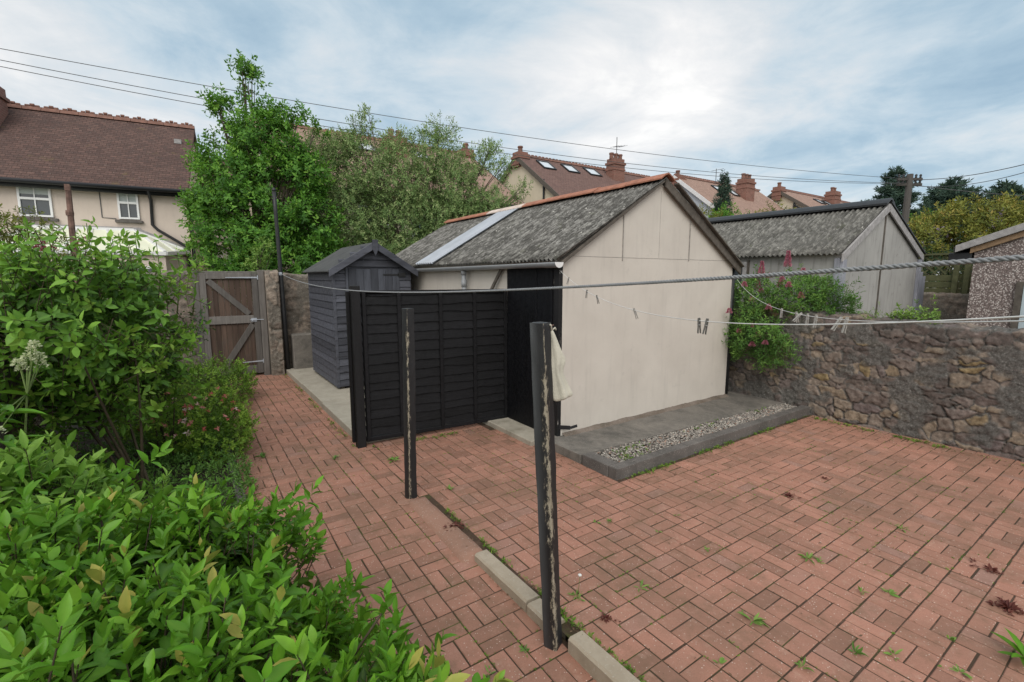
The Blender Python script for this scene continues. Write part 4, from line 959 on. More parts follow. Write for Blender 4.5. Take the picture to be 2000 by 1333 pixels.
# ------------------------------------------------------------------ washing lines and pegs
def sagline(A, B, sag, n): 
    A = np.array(A, float); B = np.array(B, float); t = np.linspace(0, 1, n)[:, None]; p = A + (B - A) * t; p[:, 2] -= 4 * sag * (t * (1 - t))[:, 0]; return p
def at(A, B, sag, t): 
    A = np.array(A, float); B = np.array(B, float); p = A + (B - A) * t; p[2] -= 4 * sag * t * (1 - t); return Vector(p)
# extend the near ends beyond the frame, to a hook on the house side
RA, RB = np.array((1.567, 10.44, 2.03)), np.array((1.154, .181, 2.011)); RS = .18
pts = sagline(RA, RB, RS, 1500)
ext = np.array([RB + (RB - pts[-40]) / np.linalg.norm(RB - pts[-40]) * s_ for s_ in np.linspace(.003, 1.3, 200)]); pts = np.concatenate([pts, ext])
seg = np.linalg.norm(np.diff(pts, axis=0), axis=1); arc = np.concatenate([[0], np.cumsum(seg)])
rp = MB()
for k in range(3):
    a = arc * 2 * PI / .034 + k * 2.094
    dx = np.stack([np.ones(len(a)), 0 * a, 0 * a], 1); dz = np.array([[0, 0, 1.]])
    st = pts + .0029 * (np.cos(a)[:, None] * dx + np.sin(a)[:, None] * dz)
    rp.tube(st.tolist(), .0030, 5, tint=.5)
tag(rp.build('washing_line', M['rope'], None, True), 'thick twisted grey rope washing line, topmost of the three', 'washing line')
LA, LB, LS = (3.50, 4.18, 2.05), (1.385, .205, 1.90), .21
L3A, L3B, L3S = (6.99, 4.12, 1.94), (1.459, .215, 1.886), .19
def plain(A, B, S, rad, label):
    p = sagline(A, B, S, 80); d = p[-1] - p[-2]; d /= np.linalg.norm(d)
    p = np.concatenate([p, [p[-1] + d * s_ for s_ in (.3, .7, 1.2)]])
    m = MB(); m.tube(p.tolist(), rad, 8); 
    if rad > .0019:
        for q in range(5): m.tube([p[0] + (0, 0, 0), tuple(np.array(p[0]) + (RG.normal(.0, .012), RG.normal(-.03, .012), RG.normal(-.035, .012)))], .0012, 4)
    tag(m.build('washing_line', M['line'], None, True), label, 'washing line')
plain(LA, LB, LS, .0021, 'white cord washing line tied to the black door frame of the outbuilding')
plain(L3A, L3B, L3S, .0019, 'slack white cord washing line from the far right corner of the outbuilding')
def peg(A, B, S, t, lean, yaw, mat, label, grp):
    p = at(A, B, S, t); T = thing('clothes_peg', label, 'clothes peg', p, grp)
    T.rotation_euler = (0, lean, yaw)
    for sgn in (-1, 1):
        m = MB(); prof = [(.001, .014), (.0045, .014), (.0062, .004), (.0065, -.028), (.0082, -.060), (.0040, -.060), (.0016, -.022), (.0008, -.006)]
        m.prism([(sgn * x, -.005, z) for x, z in prof][::sgn], (0, .010, 0)); m.build('peg_half', mat, T, local=True, bevel=.0008)
    m = MB(); m.tube([(-.008, -.0055, -.016), (-.004, -.0062, -.020), (.004, -.0062, -.020), (.008, -.0055, -.016)], .0011, 6); m.tube([(-.008, .0055, -.016), (-.004, .0062, -.020), (.004, .0062, -.020), (.008, .0055, -.016)], .0011, 6); m.tube([(0, -.006, -.019), (0, .006, -.019)], .0032, 8); m.build('spring', M['spring'], T, local=True)
g1 = 'pegs on the cord in front of the cream gable'; yw = R(-34)
for t, le, lb, mt in ((.105, .25, 'grey wooden peg nearest the black door frame on the white cord', 'peg_grey'), (.265, .1, 'upright grey peg left of a tilted grey peg, near the black door frame', 'peg_grey'), (.335, -.25, 'tilted grey peg just right of an upright grey peg near the black door frame', 'peg_grey'), (.525, -.35, 'tilted pale peg hanging alone against the middle of the cream gable', 'peg_pale'), (.712, -.06, 'left one of two dark grey pegs side by side before the cream gable', 'peg_grey'), (.728, .16, 'right one of two dark grey pegs side by side before the cream gable', 'peg_grey')):
    peg(LA, LB, LS, t, le, yw, M[mt], lb, g1)
g2 = 'pegs on the slack cord in front of the stone wall'
for t, le, lb in ((.585, .05, 'translucent looking pale peg farthest left on the slack cord, before green leaves'), (.665, -.2, 'pale peg left in the crossed pair where the slack cord passes the other cord'), (.682, .75, 'strongly tilted pale peg crossing its neighbour where the two cords cross'), (.712, .05, 'upright pale peg just right of the crossed pair of pegs'), (.742, .1, 'pale peg second right of the crossed pair, hanging before the stone wall'), (.808, .55, 'slanted pale peg on the slack cord in front of the stone wall'), (.823, .18, 'nearly upright pale peg farthest right on the slack cord')):
    peg(L3A, L3B, L3S, t, le, yw, M['peg_pale'], lb, g2)
# ------------------------------------------------------------------ grey garage over the wall
T = thing('garage', 'grey cement board garage with corrugated roof behind the stone wall', 'garage', (9.4, 6, 0))
GX0, GX1, GY0, GY1, GXA, GZA, GZE, GZ2 = 7.86, 11.05, 3.06, 8.6, 9.32, 3.07, 2.30, 2.36
w = MB(); w.prism([(GX0, GY0, -.05), (GX1, GY0, -.05), (GX1, GY0, GZ2), (GXA, GY0, GZA), (GX0, GY0, GZE)], (0, GY1 - GY0, 0)); w.build('wall', M['grey_board'], T)
r = MB(); corr_sheet(r, GY0 - .03, GY1, (GXA, GZA + .05), (GX0 - .10, GZE - .01), .074, .017, 1, 8, .005); corr_sheet(r, GY0 - .03, GY1, (GXA, GZA + .05), (GX1 + .12, GZ2 - .02), .074, .017, 1, 8, .005)
r.build('roof', M['corr2'], T, True, solid=.007)
r = MB(); vcap(r, GY0 - .06, GY1, GXA, GZA + .14, .16, .09, .03); r.build('ridge_cap', M['black_metal'], T)
for (xa, za, xb, zb) in ((GXA - .01, GZA + .05, GX0 - .08, GZE), (GXA + .01, GZA + .05, GX1 + .08, GZ2)):
    m = MB(); m.prism([(xa, GY0 - .052, za), (xb, GY0 - .052, zb), (xb, GY0 - .052, zb - .115), (xa, GY0 - .052, za - .125)], (0, .025, 0)); m.build('barge_board', M['ltgrey_board'], T, bevel=.003)
m = MB(); m.bar((GXA, GY0 - .055, GZA + .075), (GX1 + .12, GY0 - .055, GZ2 + .02), .03, .02, (0, 0, 1)); m.build('verge_trim', M['black_metal'], T)
m = MB(); m.box(GX0 - .045, GX0 + .075, GY0 - .045, GY0 - .002, 0, GZE - .08); m.box(GX0 - .045, GX0 - .002, GY0, GY0 + .075, 0, GZE - .06); m.build('corner_post', M['grey_frame'], T, bevel=.003)
m = MB(); m.box(GX1 - .07, GX1 + .02, GY0 - .05, GY0 - .002, 0, GZ2 - .08); m.box(GX1 + .03, GX1 + .18, GY0 - .04, GY0 + .02, 0, GZ2 - .3); m.box(GX1 + .19, GX1 + .36, GY0 - .035, GY0 + .02, 0, 1.98); m.build('door_frame', M['grey_frame'], T, bevel=.003)
m = MB(); m.box(GXA - .02, GXA + .02, GY0 - .012, GY0 + .0, 0, GZA - .08); m.build('cover_strip', M['fascia'], T)
m = MB(); m.box(GX0 - .012, GX0, 4.42, 4.46, 0, GZE - .05); m.build('cover_strip', M['fascia'], T)
wd = MB(); wd.box(GX0 - .02, GX0 - .004, 4.50, 5.3, 1.35, 2.14); wn = wd.build('window', M['glass'], T)
m = MB(); 
for a in ((4.46, 4.52, 1.3, 2.14), (5.28, 5.34, 1.3, 2.14), (4.46, 5.34, 2.14, 2.22), (4.46, 5.34, 1.25, 1.32)): m.box(GX0 - .045, GX0 - .001, a[0], a[1], a[2], a[3])
m.build('window_frame', M['ltgrey_board'], wn, bevel=.003)
m = MB(); m.box(GX0 - .03, GX0 - .022, 4.56, 4.80, 1.78, 1.84); m.lathe((GX0 - .035, 4.62, 1.76), [(.03, 0), (.045, .04), (.04, .07)], 10); m.build('sill_pot', M['white'], wn)

# ------------------------------------------------------------------ row of houses
def gable_house(name, label, x0, x1, yr, zr, k, kb, ze, zeb, wallm, tilem, chims, lights, barge, ridge=True, eavelen=None):
    T = thing(name, label, 'house', ((x0 + x1) / 2, yr, 0))
    yf = yr - (zr - ze) / k; yb = yr + (zr - zeb) / kb
    w = MB(); w.prism([(x0, yf + .15, -.1), (x0, yb - .15, -.1), (x0, yb - .15, zeb), (x0, yr, zr - .15), (x0, yf + .15, ze)], (x1 - x0, 0, 0)); w.build('wall', wallm, T)
    r = MB()
    for (ye, zz, sg) in ((yf - .25, ze - .25 * k, 1), (yb + .25, zeb - .25 * kb, -1)):
        r.prism([(x0 - .12, yr, zr), (x0 - .12, ye, zz), (x0 - .12, ye, zz - .12), (x0 - .12, yr, zr - .12)], (x1 - x0 + .24, 0, 0))
    r.build('roof', tilem, T)
    if ridge:
        m = MB(); x = x0 - .12
        while x < x1 + .1:
            l = min(.46, x1 + .12 - x); m.prism([(x, yr - .13, zr - .05), (x, yr - .06, zr + .05), (x, yr, zr + .085), (x, yr + .06, zr + .05), (x, yr + .13, zr - .05)], (l + .002, 0, 0))
            for q in (.12, .34): m.tube([(x + q - .06, yr, zr + .08), (x + q + .06, yr, zr + .08)], .045, 8)
            x += l
        m.build('ridge_tiles', M['ridge_dark'], T)
    for xx in (x0 - .16, x1 + .125):
        for (ye, zz) in ((yf - .25, ze - .25 * k), (yb + .25, zeb - .25 * kb)):
            m = MB(); m.prism([(xx, yr, zr + .01), (xx, ye, zz + .01), (xx, ye, zz - .24), (xx, yr, zr - .24)], (.035, 0, 0)); m.build('barge_board', barge, T)
    m = MB(); m.box(x0 - .1, x1 + .1, yf - .36, yf - .26, ze - .25 * k - .12, ze - .25 * k - .03); m.build('gutter', M['black_plastic'], T)
    for (cx, cy, wx, wy, zb_, zt, pots) in chims:
        c = MB(); c.box(cx - wx / 2, cx + wx / 2, cy - wy / 2, cy + wy / 2, zb_, zt - .32); c.box(cx - wx / 2 - .05, cx + wx / 2 + .05, cy - wy / 2 - .05, cy + wy / 2 + .05, zt - .32, zt - .2); c.box(cx - wx / 2 + .02, cx + wx / 2 - .02, cy - wy / 2 + .02, cy + wy / 2 - .02, zt - .2, zt)
        c.box(cx - wx / 2 - .03, cx + wx / 2 + .03, cy - wy / 2 - .03, cy + wy / 2 + .03, zt - .62, zt - .54)
        co = c.build('chimney', M['redbrick'], T)
        for p in range(pots):
            q = MB(); px = cx + (p - (pots - 1) / 2) * .34; q.lathe((px, cy, zt - .01), [(.12, 0), (.11, .22), (.14, .25), (.13, .32)], 10); q.build('chimney_pot', M['ridge_dark'], co)
    for (a, b, ya, yb2) in lights:
        za = zr - k * (yr - ya); zb2 = zr - k * (yr - yb2); nv = Vector((0, -k, 1)).normalized()
        P = lambda x, y, o: tuple(Vector((x, y, zr - k * (yr - y))) + nv * o)
        f = MB()
        for (xa, xb, y0_, y1_) in ((a, a + .07, ya, yb2), (b - .07, b, ya, yb2), (a + .07, b - .07, ya, ya + .06), (a + .07, b - .07, yb2 - .06, yb2)):
            f.prism([P(xa, y0_, 0), P(xb, y0_, 0), P(xb, y1_, 0), P(xa, y1_, 0)], tuple(nv * .07))
        fr = f.build('roof_window', M['black_metal'], T)
        q = MB(); q.prism([P(a + .07, ya + .06, .02), P(b - .07, ya + .06, .02), P(b - .07, yb2 - .06, .02), P(a + .07, yb2 - .06, .02)], tuple(nv * .02)); q.build('pane', M['skyglass'], fr)
    return T
h = gable_house('house', 'salmon tiled house mostly hidden behind the leafy trees', 2.6, 12.1, 21.7, 8.0, .62, .62, 5.1, 5.1, M['creamhouse'], M['tile_salmon'],
            [(7.85, 20.4, .95, .6, 6.8, 7.85, 2), (11.9, 21.5, .7, .55, 7.2, 8.15, 1)], [(6.2, 7.0, 20.2, 20.9), (8.7, 9.4, 20.2, 20.9)], M['fascia'])
m = MB()
for (x, z) in ((5.2, 3.2), (7.2, 3.2), (9.2, 3.0)):
    m = MB(); m.box(x, x + 1.0, 17.16, 17.19, z, z + 1.2); wn = m.build('window', M['glass'], h)
    m = MB(); 
    for q in ((x - .06, x + .02, z - .06, z + 1.26), (x + .98, x + 1.06, z - .06, z + 1.26), (x + .02, x + .98, z - .06, z + .02), (x + .02, x + .98, z + 1.18, z + 1.26), (x + .47, x + .53, z + .02, z + 1.18)): m.box(q[0], q[1], 17.10, 17.155, q[2], q[3])
    m.build('window_frame', M['white'], wn)
h = gable_house('house', 'cream gabled house with maroon tiled roof, four rooflights and big red chimney', 14.2, 23.9, 20.3, 8.0, .71, .71, 5.0, 5.0, M['creamhouse'], M['tile_maroon'],
            [(20.3, 19.5, .85, .6, 6.8, 8.42, 3), (14.35, 20.3, .6, .6, 7.4, 8.12, 1)], [(15.05, 15.85, 19.25, 19.95), (16.7, 17.5, 19.3, 20.0), (18.3, 19.15, 19.35, 20.05), (20.1, 20.3, 19.4, 20.05)], M['fascia'])
m = MB(); m.tube([(14.14, 18.1, 2), (14.14, 18.1, 6.45)], .05, 8); m.build('downpipe', M['black_plastic'], h)
m = MB(); m.tube([(20.3, 19.45, 8.4), (20.3, 19.45, 9.6)], .02, 6); m.tube([(20.0, 19.4, 9.05), (21.0, 19.6, 9.25)], .012, 6)
for f in (.1, .4, .7, .95):
    p = Vector((20.0, 19.4, 9.05)).lerp(Vector((21.0, 19.6, 9.25)), f); m.tube([p - Vector((-.05, .28, 0)), p + Vector((-.05, .28, 0))], .008, 5)
m.build('aerial', M['wire'], h)
h = gable_house('house', 'pale blue gabled house with white barge boards and salmon tiled roof', 24.8, 33.9, 18.9, 7.98, .755, .755, 4.6, 4.6, M['bluewhite'], M['tile_salmon'],
            [(30.2, 17.6, .95, .7, 6.2, 8.15, 3), (25.0, 18.9, .65, .65, 7.2, 7.98, 1)], [(27.6, 28.4, 17.7, 18.4), (29.0, 29.65, 17.6, 18.3)], M['white'])
m = MB(); m.tube([(28.6, 18.7, 7.9), (28.6, 18.7, 8.8)], .02, 6); m.tube([(28.1, 18.7, 8.6), (29.4, 18.7, 8.9)], .014, 6); m.build('aerial', M['wire'], h)
h = gable_house('house', 'farthest cream house at the right end of the row of roofs', 34.6, 46, 17.8, 8.0, .66, .66, 5.0, 5.0, M['creamhouse'], M['tile_salmon'],
            [(40.9, 16.9, 1.0, .7, 6.6, 8.3, 2), (34.75, 17.8, .7, .6, 7.2, 8.15, 1)], [(38.2, 39.0, 16.5, 17.1), (39.5, 40.2, 16.5, 17.1)], M['fascia'])
m = MB(); m.tube([(34.52, 16.6, 2), (34.52, 16.6, 7.0)], .06, 8); m.tube([(34.5, 16.6, 6.8), (34.5, 15.9, 6.3), (34.5, 15.9, 5.6)], .05, 8); m.build('downpipe', M['black_plastic'], h)

# ------------------------------------------------------------------ pink beige house, left
HR = R(-6.9)
T = thing('house', 'pinkish beige rendered house with dark brown tiled roof at far left', 'house', (.20, 18.0, 0)); T.rotation_euler.z = HR
kr = .80; zr = 7.2; yr = 3.05; ze = 4.76; L0 = -13.0
w = MB(); w.prism([(0, 0, -.1), (0, 2 * yr, -.1), (0, 2 * yr, ze), (0, yr, zr - .1), (0, 0, ze)], (L0, 0, 0)); w.build('wall', M['pinkrender'], T, local=True)
r = MB()
for s_ in (-1, 1):
    r.prism([(.10, yr, zr), (.10, yr + s_ * (yr + .28), ze - .22), (.10, yr + s_ * (yr + .28), ze - .32), (.10, yr, zr - .12)], (L0 - .2, 0, 0))
r.build('roof', M['tile_brown'], T, local=True)
m = MB(); x = .1; i = 0
while x > L0:
    m.prism([(x, yr - .14, zr - .06), (x, yr - .06, zr + .05), (x, yr, zr + .08), (x, yr + .06, zr + .05), (x, yr + .14, zr - .06)], (-.44, 0, 0), 0)
    for q in (.10, .22, .34): m.tube([(x - q - .05, yr, zr + .08 + (.035 if q == .22 else 0)), (x - q + .05, yr, zr + .08 + (.035 if q == .22 else 0))], .045, 8)
    x -= .45
m.build('ridge_tiles', M['ridge_dark'], T, local=True)
gm = MB(); 
gm.tube([(.12, -.33, ze - .27), (L0, -.33, ze - .27)], .06, 10); gm.box(L0, .08, -.25, -.21, ze - .42, ze - .26); gm.build('gutter', M['black_plastic'], T, True, local=True)
m = MB(); m.tube([(-.88, -.32, ze - .3), (-.88, -.20, ze - .42), (-.88, -.06, ze - .55), (-.90, -.06, 3.5), (-.78, -.06, 3.36), (-.12, -.06, 2.9), (-.06, -.06, 2.85), (-.05, -.06, 0)], .042, 10); m.build('downpipe', M['black_plastic'], T, True, local=True)
m = MB(); m.box(-.03, .02, -.015, .0, 0, ze - .1); m.build('corner_trim', M['creamhouse'], T, local=True)
m = MB(); m.tube([(.06, .10, ze - .3), (.06, .10, 0)], .05, 8); m.build('corner_tube', M['black_metal'], T, True, local=True)
m = MB(); m.tube([(-2.07, -.012, 4.55), (-2.07, -.012, 3.66), (-1.75, -.012, 3.64)], .012, 6); m.build('cable', M['wire'], T, local=True)
c = MB(); c.box(-5.35, -4.62, yr - 1.5, yr - .4, 5.4, 7.55); c.box(-5.41, -4.56, yr - 1.56, yr - .34, 7.2, 7.3); ch = c.build('chimney', M['redbrick'], T, local=True)
q = MB(); q.lathe((-4.9, yr - 1.0, 7.55), [(.15, 0), (.13, .3), (.17, .36)], 10); q.build('chimney_pot', M['terracotta'], ch, local=True)
m = MB(); m.box(-4.58, -4.50, yr - 1.6, yr - .3, 5.45, 5.9); m.build('flashing', M['ltgrey_board'], T, local=True)
m = MB(); m.box(-.42, -.22, yr - 1.05, yr - .9, zr - 1.05 * kr + .02, zr - 1.05 * kr + .16); m.build('roof_vent', M['ltgrey_board'], T, local=True)
for (a, b, z0_, z1_, sa, sb) in ((-3.81, -3.12, 3.60, 4.56, -3.95, -3.02), (-1.68, -1.19, 3.64, 4.57, -1.77, -1.12)):
    wn = MB(); wn.box(a, b, -.008, .02, z0_, z1_); W_ = wn.build('window', M['glass'], T, local=True)
    f = MB(); t_ = .05; mid = z0_ + .5 * (z1_ - z0_); cx = (a + b) / 2
    for q in ((a, a + t_, z0_, z1_), (b - t_, b, z0_, z1_), (a + t_, b - t_, z0_, z0_ + t_), (a + t_, b - t_, z1_ - .03, z1_), (a + t_, b - t_, mid - .03, mid + .03)): f.box(q[0], q[1], -.055, -.0095, q[2], q[3])
    f.box(cx - .012, cx + .012, -.045, -.0095, z0_ + t_, mid - .03); f.box(cx - .012, cx + .012, -.045, -.0095, mid + .03, z1_ - .03)
    f.build('window_frame', M['white'], W_, local=True)
    bl = MB(); bl.box(a + t_, cx - .013, -.012, -.0088, mid + (.12 if a < -3 else .03), z1_ - .03); bl.box(cx + .013, b - t_, -.012, -.0088, mid + (.12 if a < -3 else .03), z1_ - .03); bl.build('blind', M['blind'], W_, local=True)
    s_ = MB(); s_.box(sa, sb, -.10, 0.0, z0_ - .11, z0_ - .03); s_.build('sill', M['kerb'], W_, local=True, bevel=.01)
# conservatory against the house
C_ = thing('conservatory', 'white framed conservatory roof of pale cream panels against the beige house', 'conservatory', (.20, 18.0, 0)); C_.rotation_euler.z = HR
A_, B_, Cc, D_ = (-3.6, -.05, 3.30), (-1.36, -.05, 3.30), (-.10, -.02, 2.74), (-.42, -1.7, 2.62)
m = MB(); m.add([A_, B_, (-.42, -1.7, 2.62), (-4.2, -1.7, 2.62)], [(0, 1, 2, 3)]); m.add([B_, Cc, D_], [(0, 1, 2)]); m.add([A_, (-4.5, -.02, 2.74), (-4.2, -1.7, 2.62)], [(0, 1, 2)])
m.build('roof_panels', M['poly'], C_, local=True, solid=.03)
m = MB(); U_ = Vector((0, 0, .03))
for i in range(8):
    f = i / 7; a = Vector(A_).lerp(Vector(B_), f) + U_; b = Vector((-4.2, -1.7, 2.62)).lerp(Vector(D_), f) + U_; m.bar(a, b, .05, .05)
m.bar(Vector(B_) + U_, Vector(D_) + U_, .07, .06); m.bar(Vector(B_) + U_, Vector(Cc) + U_, .06, .06); m.bar(Vector(A_) + U_, Vector(B_) + U_, .08, .08)
m.bar(Vector(B_).lerp(Vector(Cc), .45) + U_, Vector(D_).lerp(Vector(Cc), .45) + U_, .045, .05)
m.bar((-4.25, -1.72, 2.60), (-.38, -1.72, 2.60), .10, .10); m.bar((-.40, -1.72, 2.60), (-.06, 0, 2.72), .10, .10); m.build('glazing_bars', M['white'], C_, local=True)
m = MB(); m.bar((-3.7, .0, 3.36), (-1.2, .0, 3.36), .05, .10); m.bar((-1.3, .0, 3.38), (-.1, .0, 2.82), .04, .06); m.build('flashing', M['ltgrey_board'], C_, local=True)
m = MB(); m.prism([(-4.2, -1.68, 0), (-.42, -1.68, 0), (-.42, -1.68, 2.56), (-4.2, -1.68, 2.56)], (0, .1, 0)); m.prism([(-.42, -1.57, 0), (-.12, -.06, 0), (-.12, -.06, 2.56), (-.42, -1.57, 2.56)], (-.08, 0, 0)); m.build('wall', M['pinkrender'], C_, local=True)
for i in range(3):
    x = -4.0 + i * 1.15; m = MB(); m.box(x, x + 1.0, -1.72, -1.69, 1.0, 2.2); wn = m.build('window', M['glass'], C_, local=True)
    m = MB(); 
    for q in ((x - .05, x + .02, .95, 2.25), (x + .98, x + 1.05, .95, 2.25), (x + .02, x + .98, .95, 1.02), (x + .02, x + .98, 2.18, 2.25)): m.box(q[0], q[1], -1.76, -1.725, q[2], q[3])
    m.build('window_frame', M['white'], wn, local=True)
# small buildings glimpsed between house and trees
T = thing('cottage', 'brick cottage corner glimpsed between the beige house and the green tree', 'house', (1.2, 27, 0))
m = MB(); m.box(-.5, 4, 25.2, 30, 0, 5.6); m.build('wall', M['pinkrender'], T); m = MB(); m.prism([(-.7, 24.9, 5.55), (-.7, 27.6, 7.6), (-.7, 30.3, 5.55)], (5, 0, 0)); m.build('roof', M['tile_maroon'], T)
m = MB(); m.box(-.75, 4.3, 24.8, 24.9, 5.45, 5.6); m.build('gutter', M['black_plastic'], T)
T = thing('outhouse', 'low white boarded outhouse with wide window between the house and the trees', 'outbuilding', (.9, 23.5, 0))
m = MB(); m.prism([(-.2, 22.8, -.1), (2.6, 22.8, -.1), (2.6, 22.8, 2.5), (.75, 22.8, 3.35), (-.2, 22.8, 3.0)], (0, 1.6, 0)); m.build('wall', M['whitepaint'], T)
m = MB(); m.prism([(-.3, 22.7, 3.06), (.75, 22.7, 3.42), (2.75, 22.7, 2.52), (2.75, 22.7, 2.44), (.75, 22.7, 3.34), (-.3, 22.7, 2.98)], (0, 1.8, 0)); m.build('roof', M['felt'], T)
m = MB(); m.box(.15, 1.30, 22.76, 22.79, 2.20, 2.52); wn = m.build('window', M['glass'], T); m = MB()
for q in ((.08, .16, 2.13, 2.6), (1.29, 1.37, 2.13, 2.6), (.16, 1.29, 2.13, 2.21), (.16, 1.29, 2.51, 2.6), (.7, .76, 2.21, 2.51)): m.box(q[0], q[1], 22.70, 22.755, q[2], q[3])
m.build('window_frame', M['white'], wn)

# ------------------------------------------------------------------ pebbledash building, far right
T = thing('outbuilding', 'pebbledash rendered outbuilding with timber verge at the right edge', 'outbuilding', (12, 0, 0))
PX = 10.5
def zv(y): return 2.43 + .40 * (2.205 - y)
m = MB(); m.prism([(PX, 2.205, 0), (PX, .2, 0), (PX, .2, zv(.2)), (PX, 2.205, zv(2.205))], (3.2, 0, 0)); m.prism([(PX, .2, 0), (PX, -1.8, 0), (PX, -1.8, zv(2.205)), (PX, .2, zv(.2))], (3.2, 0, 0)); m.build('wall', M['pebble'], T)
m = MB(); m.prism([(PX - .12, 2.42, zv(2.42) + .13), (PX - .12, .2, zv(.2) + .13), (PX - .12, .2, zv(.2) + .02), (PX - .12, 2.42, zv(2.42) + .02)], (.04, 0, 0)); m.build('barge_board', M['ltgrey_board'], T, bevel=.004)
m = MB(); m.prism([(PX - .06, 2.25, zv(2.25) + .02), (PX - .06, .2, zv(.2) + .02), (PX - .06, .2, zv(.2) - .07), (PX - .06, 2.25, zv(2.25) - .07)], (.05, 0, 0)); m.build('verge_trim', simple('tan_timber', (.30, .20, .12), .8, .3, 14, .3), T, bevel=.003)
m = MB(); m.prism([(PX - .07, 2.45, zv(2.45) + .12), (PX - .07, .2, zv(.2) + .12), (PX - .07, .2, zv(.2) + .04), (PX - .07, 2.45, zv(2.45) + .04)], (3.4, 0, 0)); m.prism([(PX - .07, .2, zv(.2) + .12), (PX - .07, -2.0, zv(2.4) + .12), (PX - .07, -2.0, zv(2.4) + .04), (PX - .07, .2, zv(.2) + .04)], (3.4, 0, 0)); m.build('roof', M['felt'], T)
m = MB(); m.box(PX - .02, PX + 3.3, 2.23, 2.52, 2.20, 2.37); m.build('gutter', M['black_plastic'], T, bevel=.02)
m = MB(); m.box(PX - .03, PX - .004, .7, 1.60, .2, 1.85); d = m.build('door', simple('pale_blue_door', (.46, .55, .60), .5, .08, 4, .1), T); m = MB(); m.box(PX - .05, PX - .004, 1.605, 1.68, .1, 1.9); m.build('door_frame', M['fascia'], T)
# fence over the distant wall
T = thing('lattice_fence', 'algae green panel fence with lattice top beyond the grey garage', 'fence', (13.2, 4, 1.6))
for k, z in enumerate((1.60, 1.74, 1.88)): 
    m = MB(); m.box(13.15, 13.17, .6, 8, z, z + .125); m.build('board', M['greenwood'], T, bevel=.004)
for y in (2.78, 2.95, 4.8, 6.6):
    m = MB(); m.box(13.08, 13.149, y, y + .09, 1.55, 2.42); m.build('fence_post', M['greenwood'], T, bevel=.004)
m = MB()
for i in range(46):
    y = .6 + i * .16; m.bar((13.16, y, 2.02), (13.16, y + .4, 2.42), .03, .012, (1, 0, 0)); m.bar((13.172, y + .4, 2.02), (13.172, y, 2.42), .03, .012, (1, 0, 0))
m.build('lattice', M['greenwood'], T)
m = MB(); m.box(13.1, 13.2, .6, 8, 2.42, 2.46); m.build('top_rail', M['greenwood'], T)

# ------------------------------------------------------------------ telegraph pole and overhead cables
TPX, TPY = 27.1, 8.15
T = thing('telegraph_pole', 'grey wooden telegraph pole with short crossarms above the right hand roofs', 'telegraph pole', (TPX, TPY, 0))
m = MB(); m.tube([(TPX, TPY, -.2), (TPX, TPY, 6.50)], [.165, .125], 12); m.build('pole', M['polewood'], T, True)
for z in (6.05, 6.28):
    m = MB(); u = Vector((.83, -.56, 0)); c = Vector((TPX, TPY, z)); ar = MB(); ar.bar(c - u * .55, c + u * .55, .10, .11); a = ar.build('crossarm', M['polewood'], T)
    for s_ in (-.48, -.28, .28, .48):
        q = MB(); q.lathe(c + u * s_ + Vector((0, 0, .055)), [(.03, 0), (.05, .03), (.035, .07), (.055, .10), (.04, .15), (.01, .17)], 8); q.build('insulator', M['black_metal'], a)
def cable(name_label, A, B, sag, rad, extA=0, n=40):
    p = sagline(A, B, sag, n).tolist(); m = MB(); m.tube(p, rad, 5); tag(m.build('overhead_cable', M['wire'], None, True), name_label, 'cable')
def ext(A, B, f): A = np.array(A, float); B = np.array(B, float); return A + (A - B) * f
PT = (TPX - .3, TPY + .2, 6.2)
cable('uppermost of three overhead cables crossing the sky at upper left', (-6.8, 17.8, 7.66), (TPX - .5, TPY + .3, 6.32), .50, .009)
cable('middle of three overhead cables crossing the sky at upper left', (-6.8, 17.8, 7.50), (TPX + .1, TPY, 6.12), .78, .009)
cable('lowest of three overhead cables crossing the sky at upper left', (-6.8, 17.8, 7.38), (TPX - .3, TPY + .2, 6.10), .86, .009)
cable('overhead cable rising steeply from the telegraph pole to the right edge', (TPX + .2, TPY - .2, 6.25), (22.3, 2.6, 5.75), .22, .014)
cable('second overhead cable rising from the telegraph pole, just under the steep one', (TPX + .4, TPY - .2, 6.0), (22.3, 2.55, 5.62), .34, .012)
cable('overhead cable dropping gently right from the telegraph pole over the cedars', (TPX + .3, TPY - .2, 6.02), (30.5, 4.0, 5.25), .08, .014)
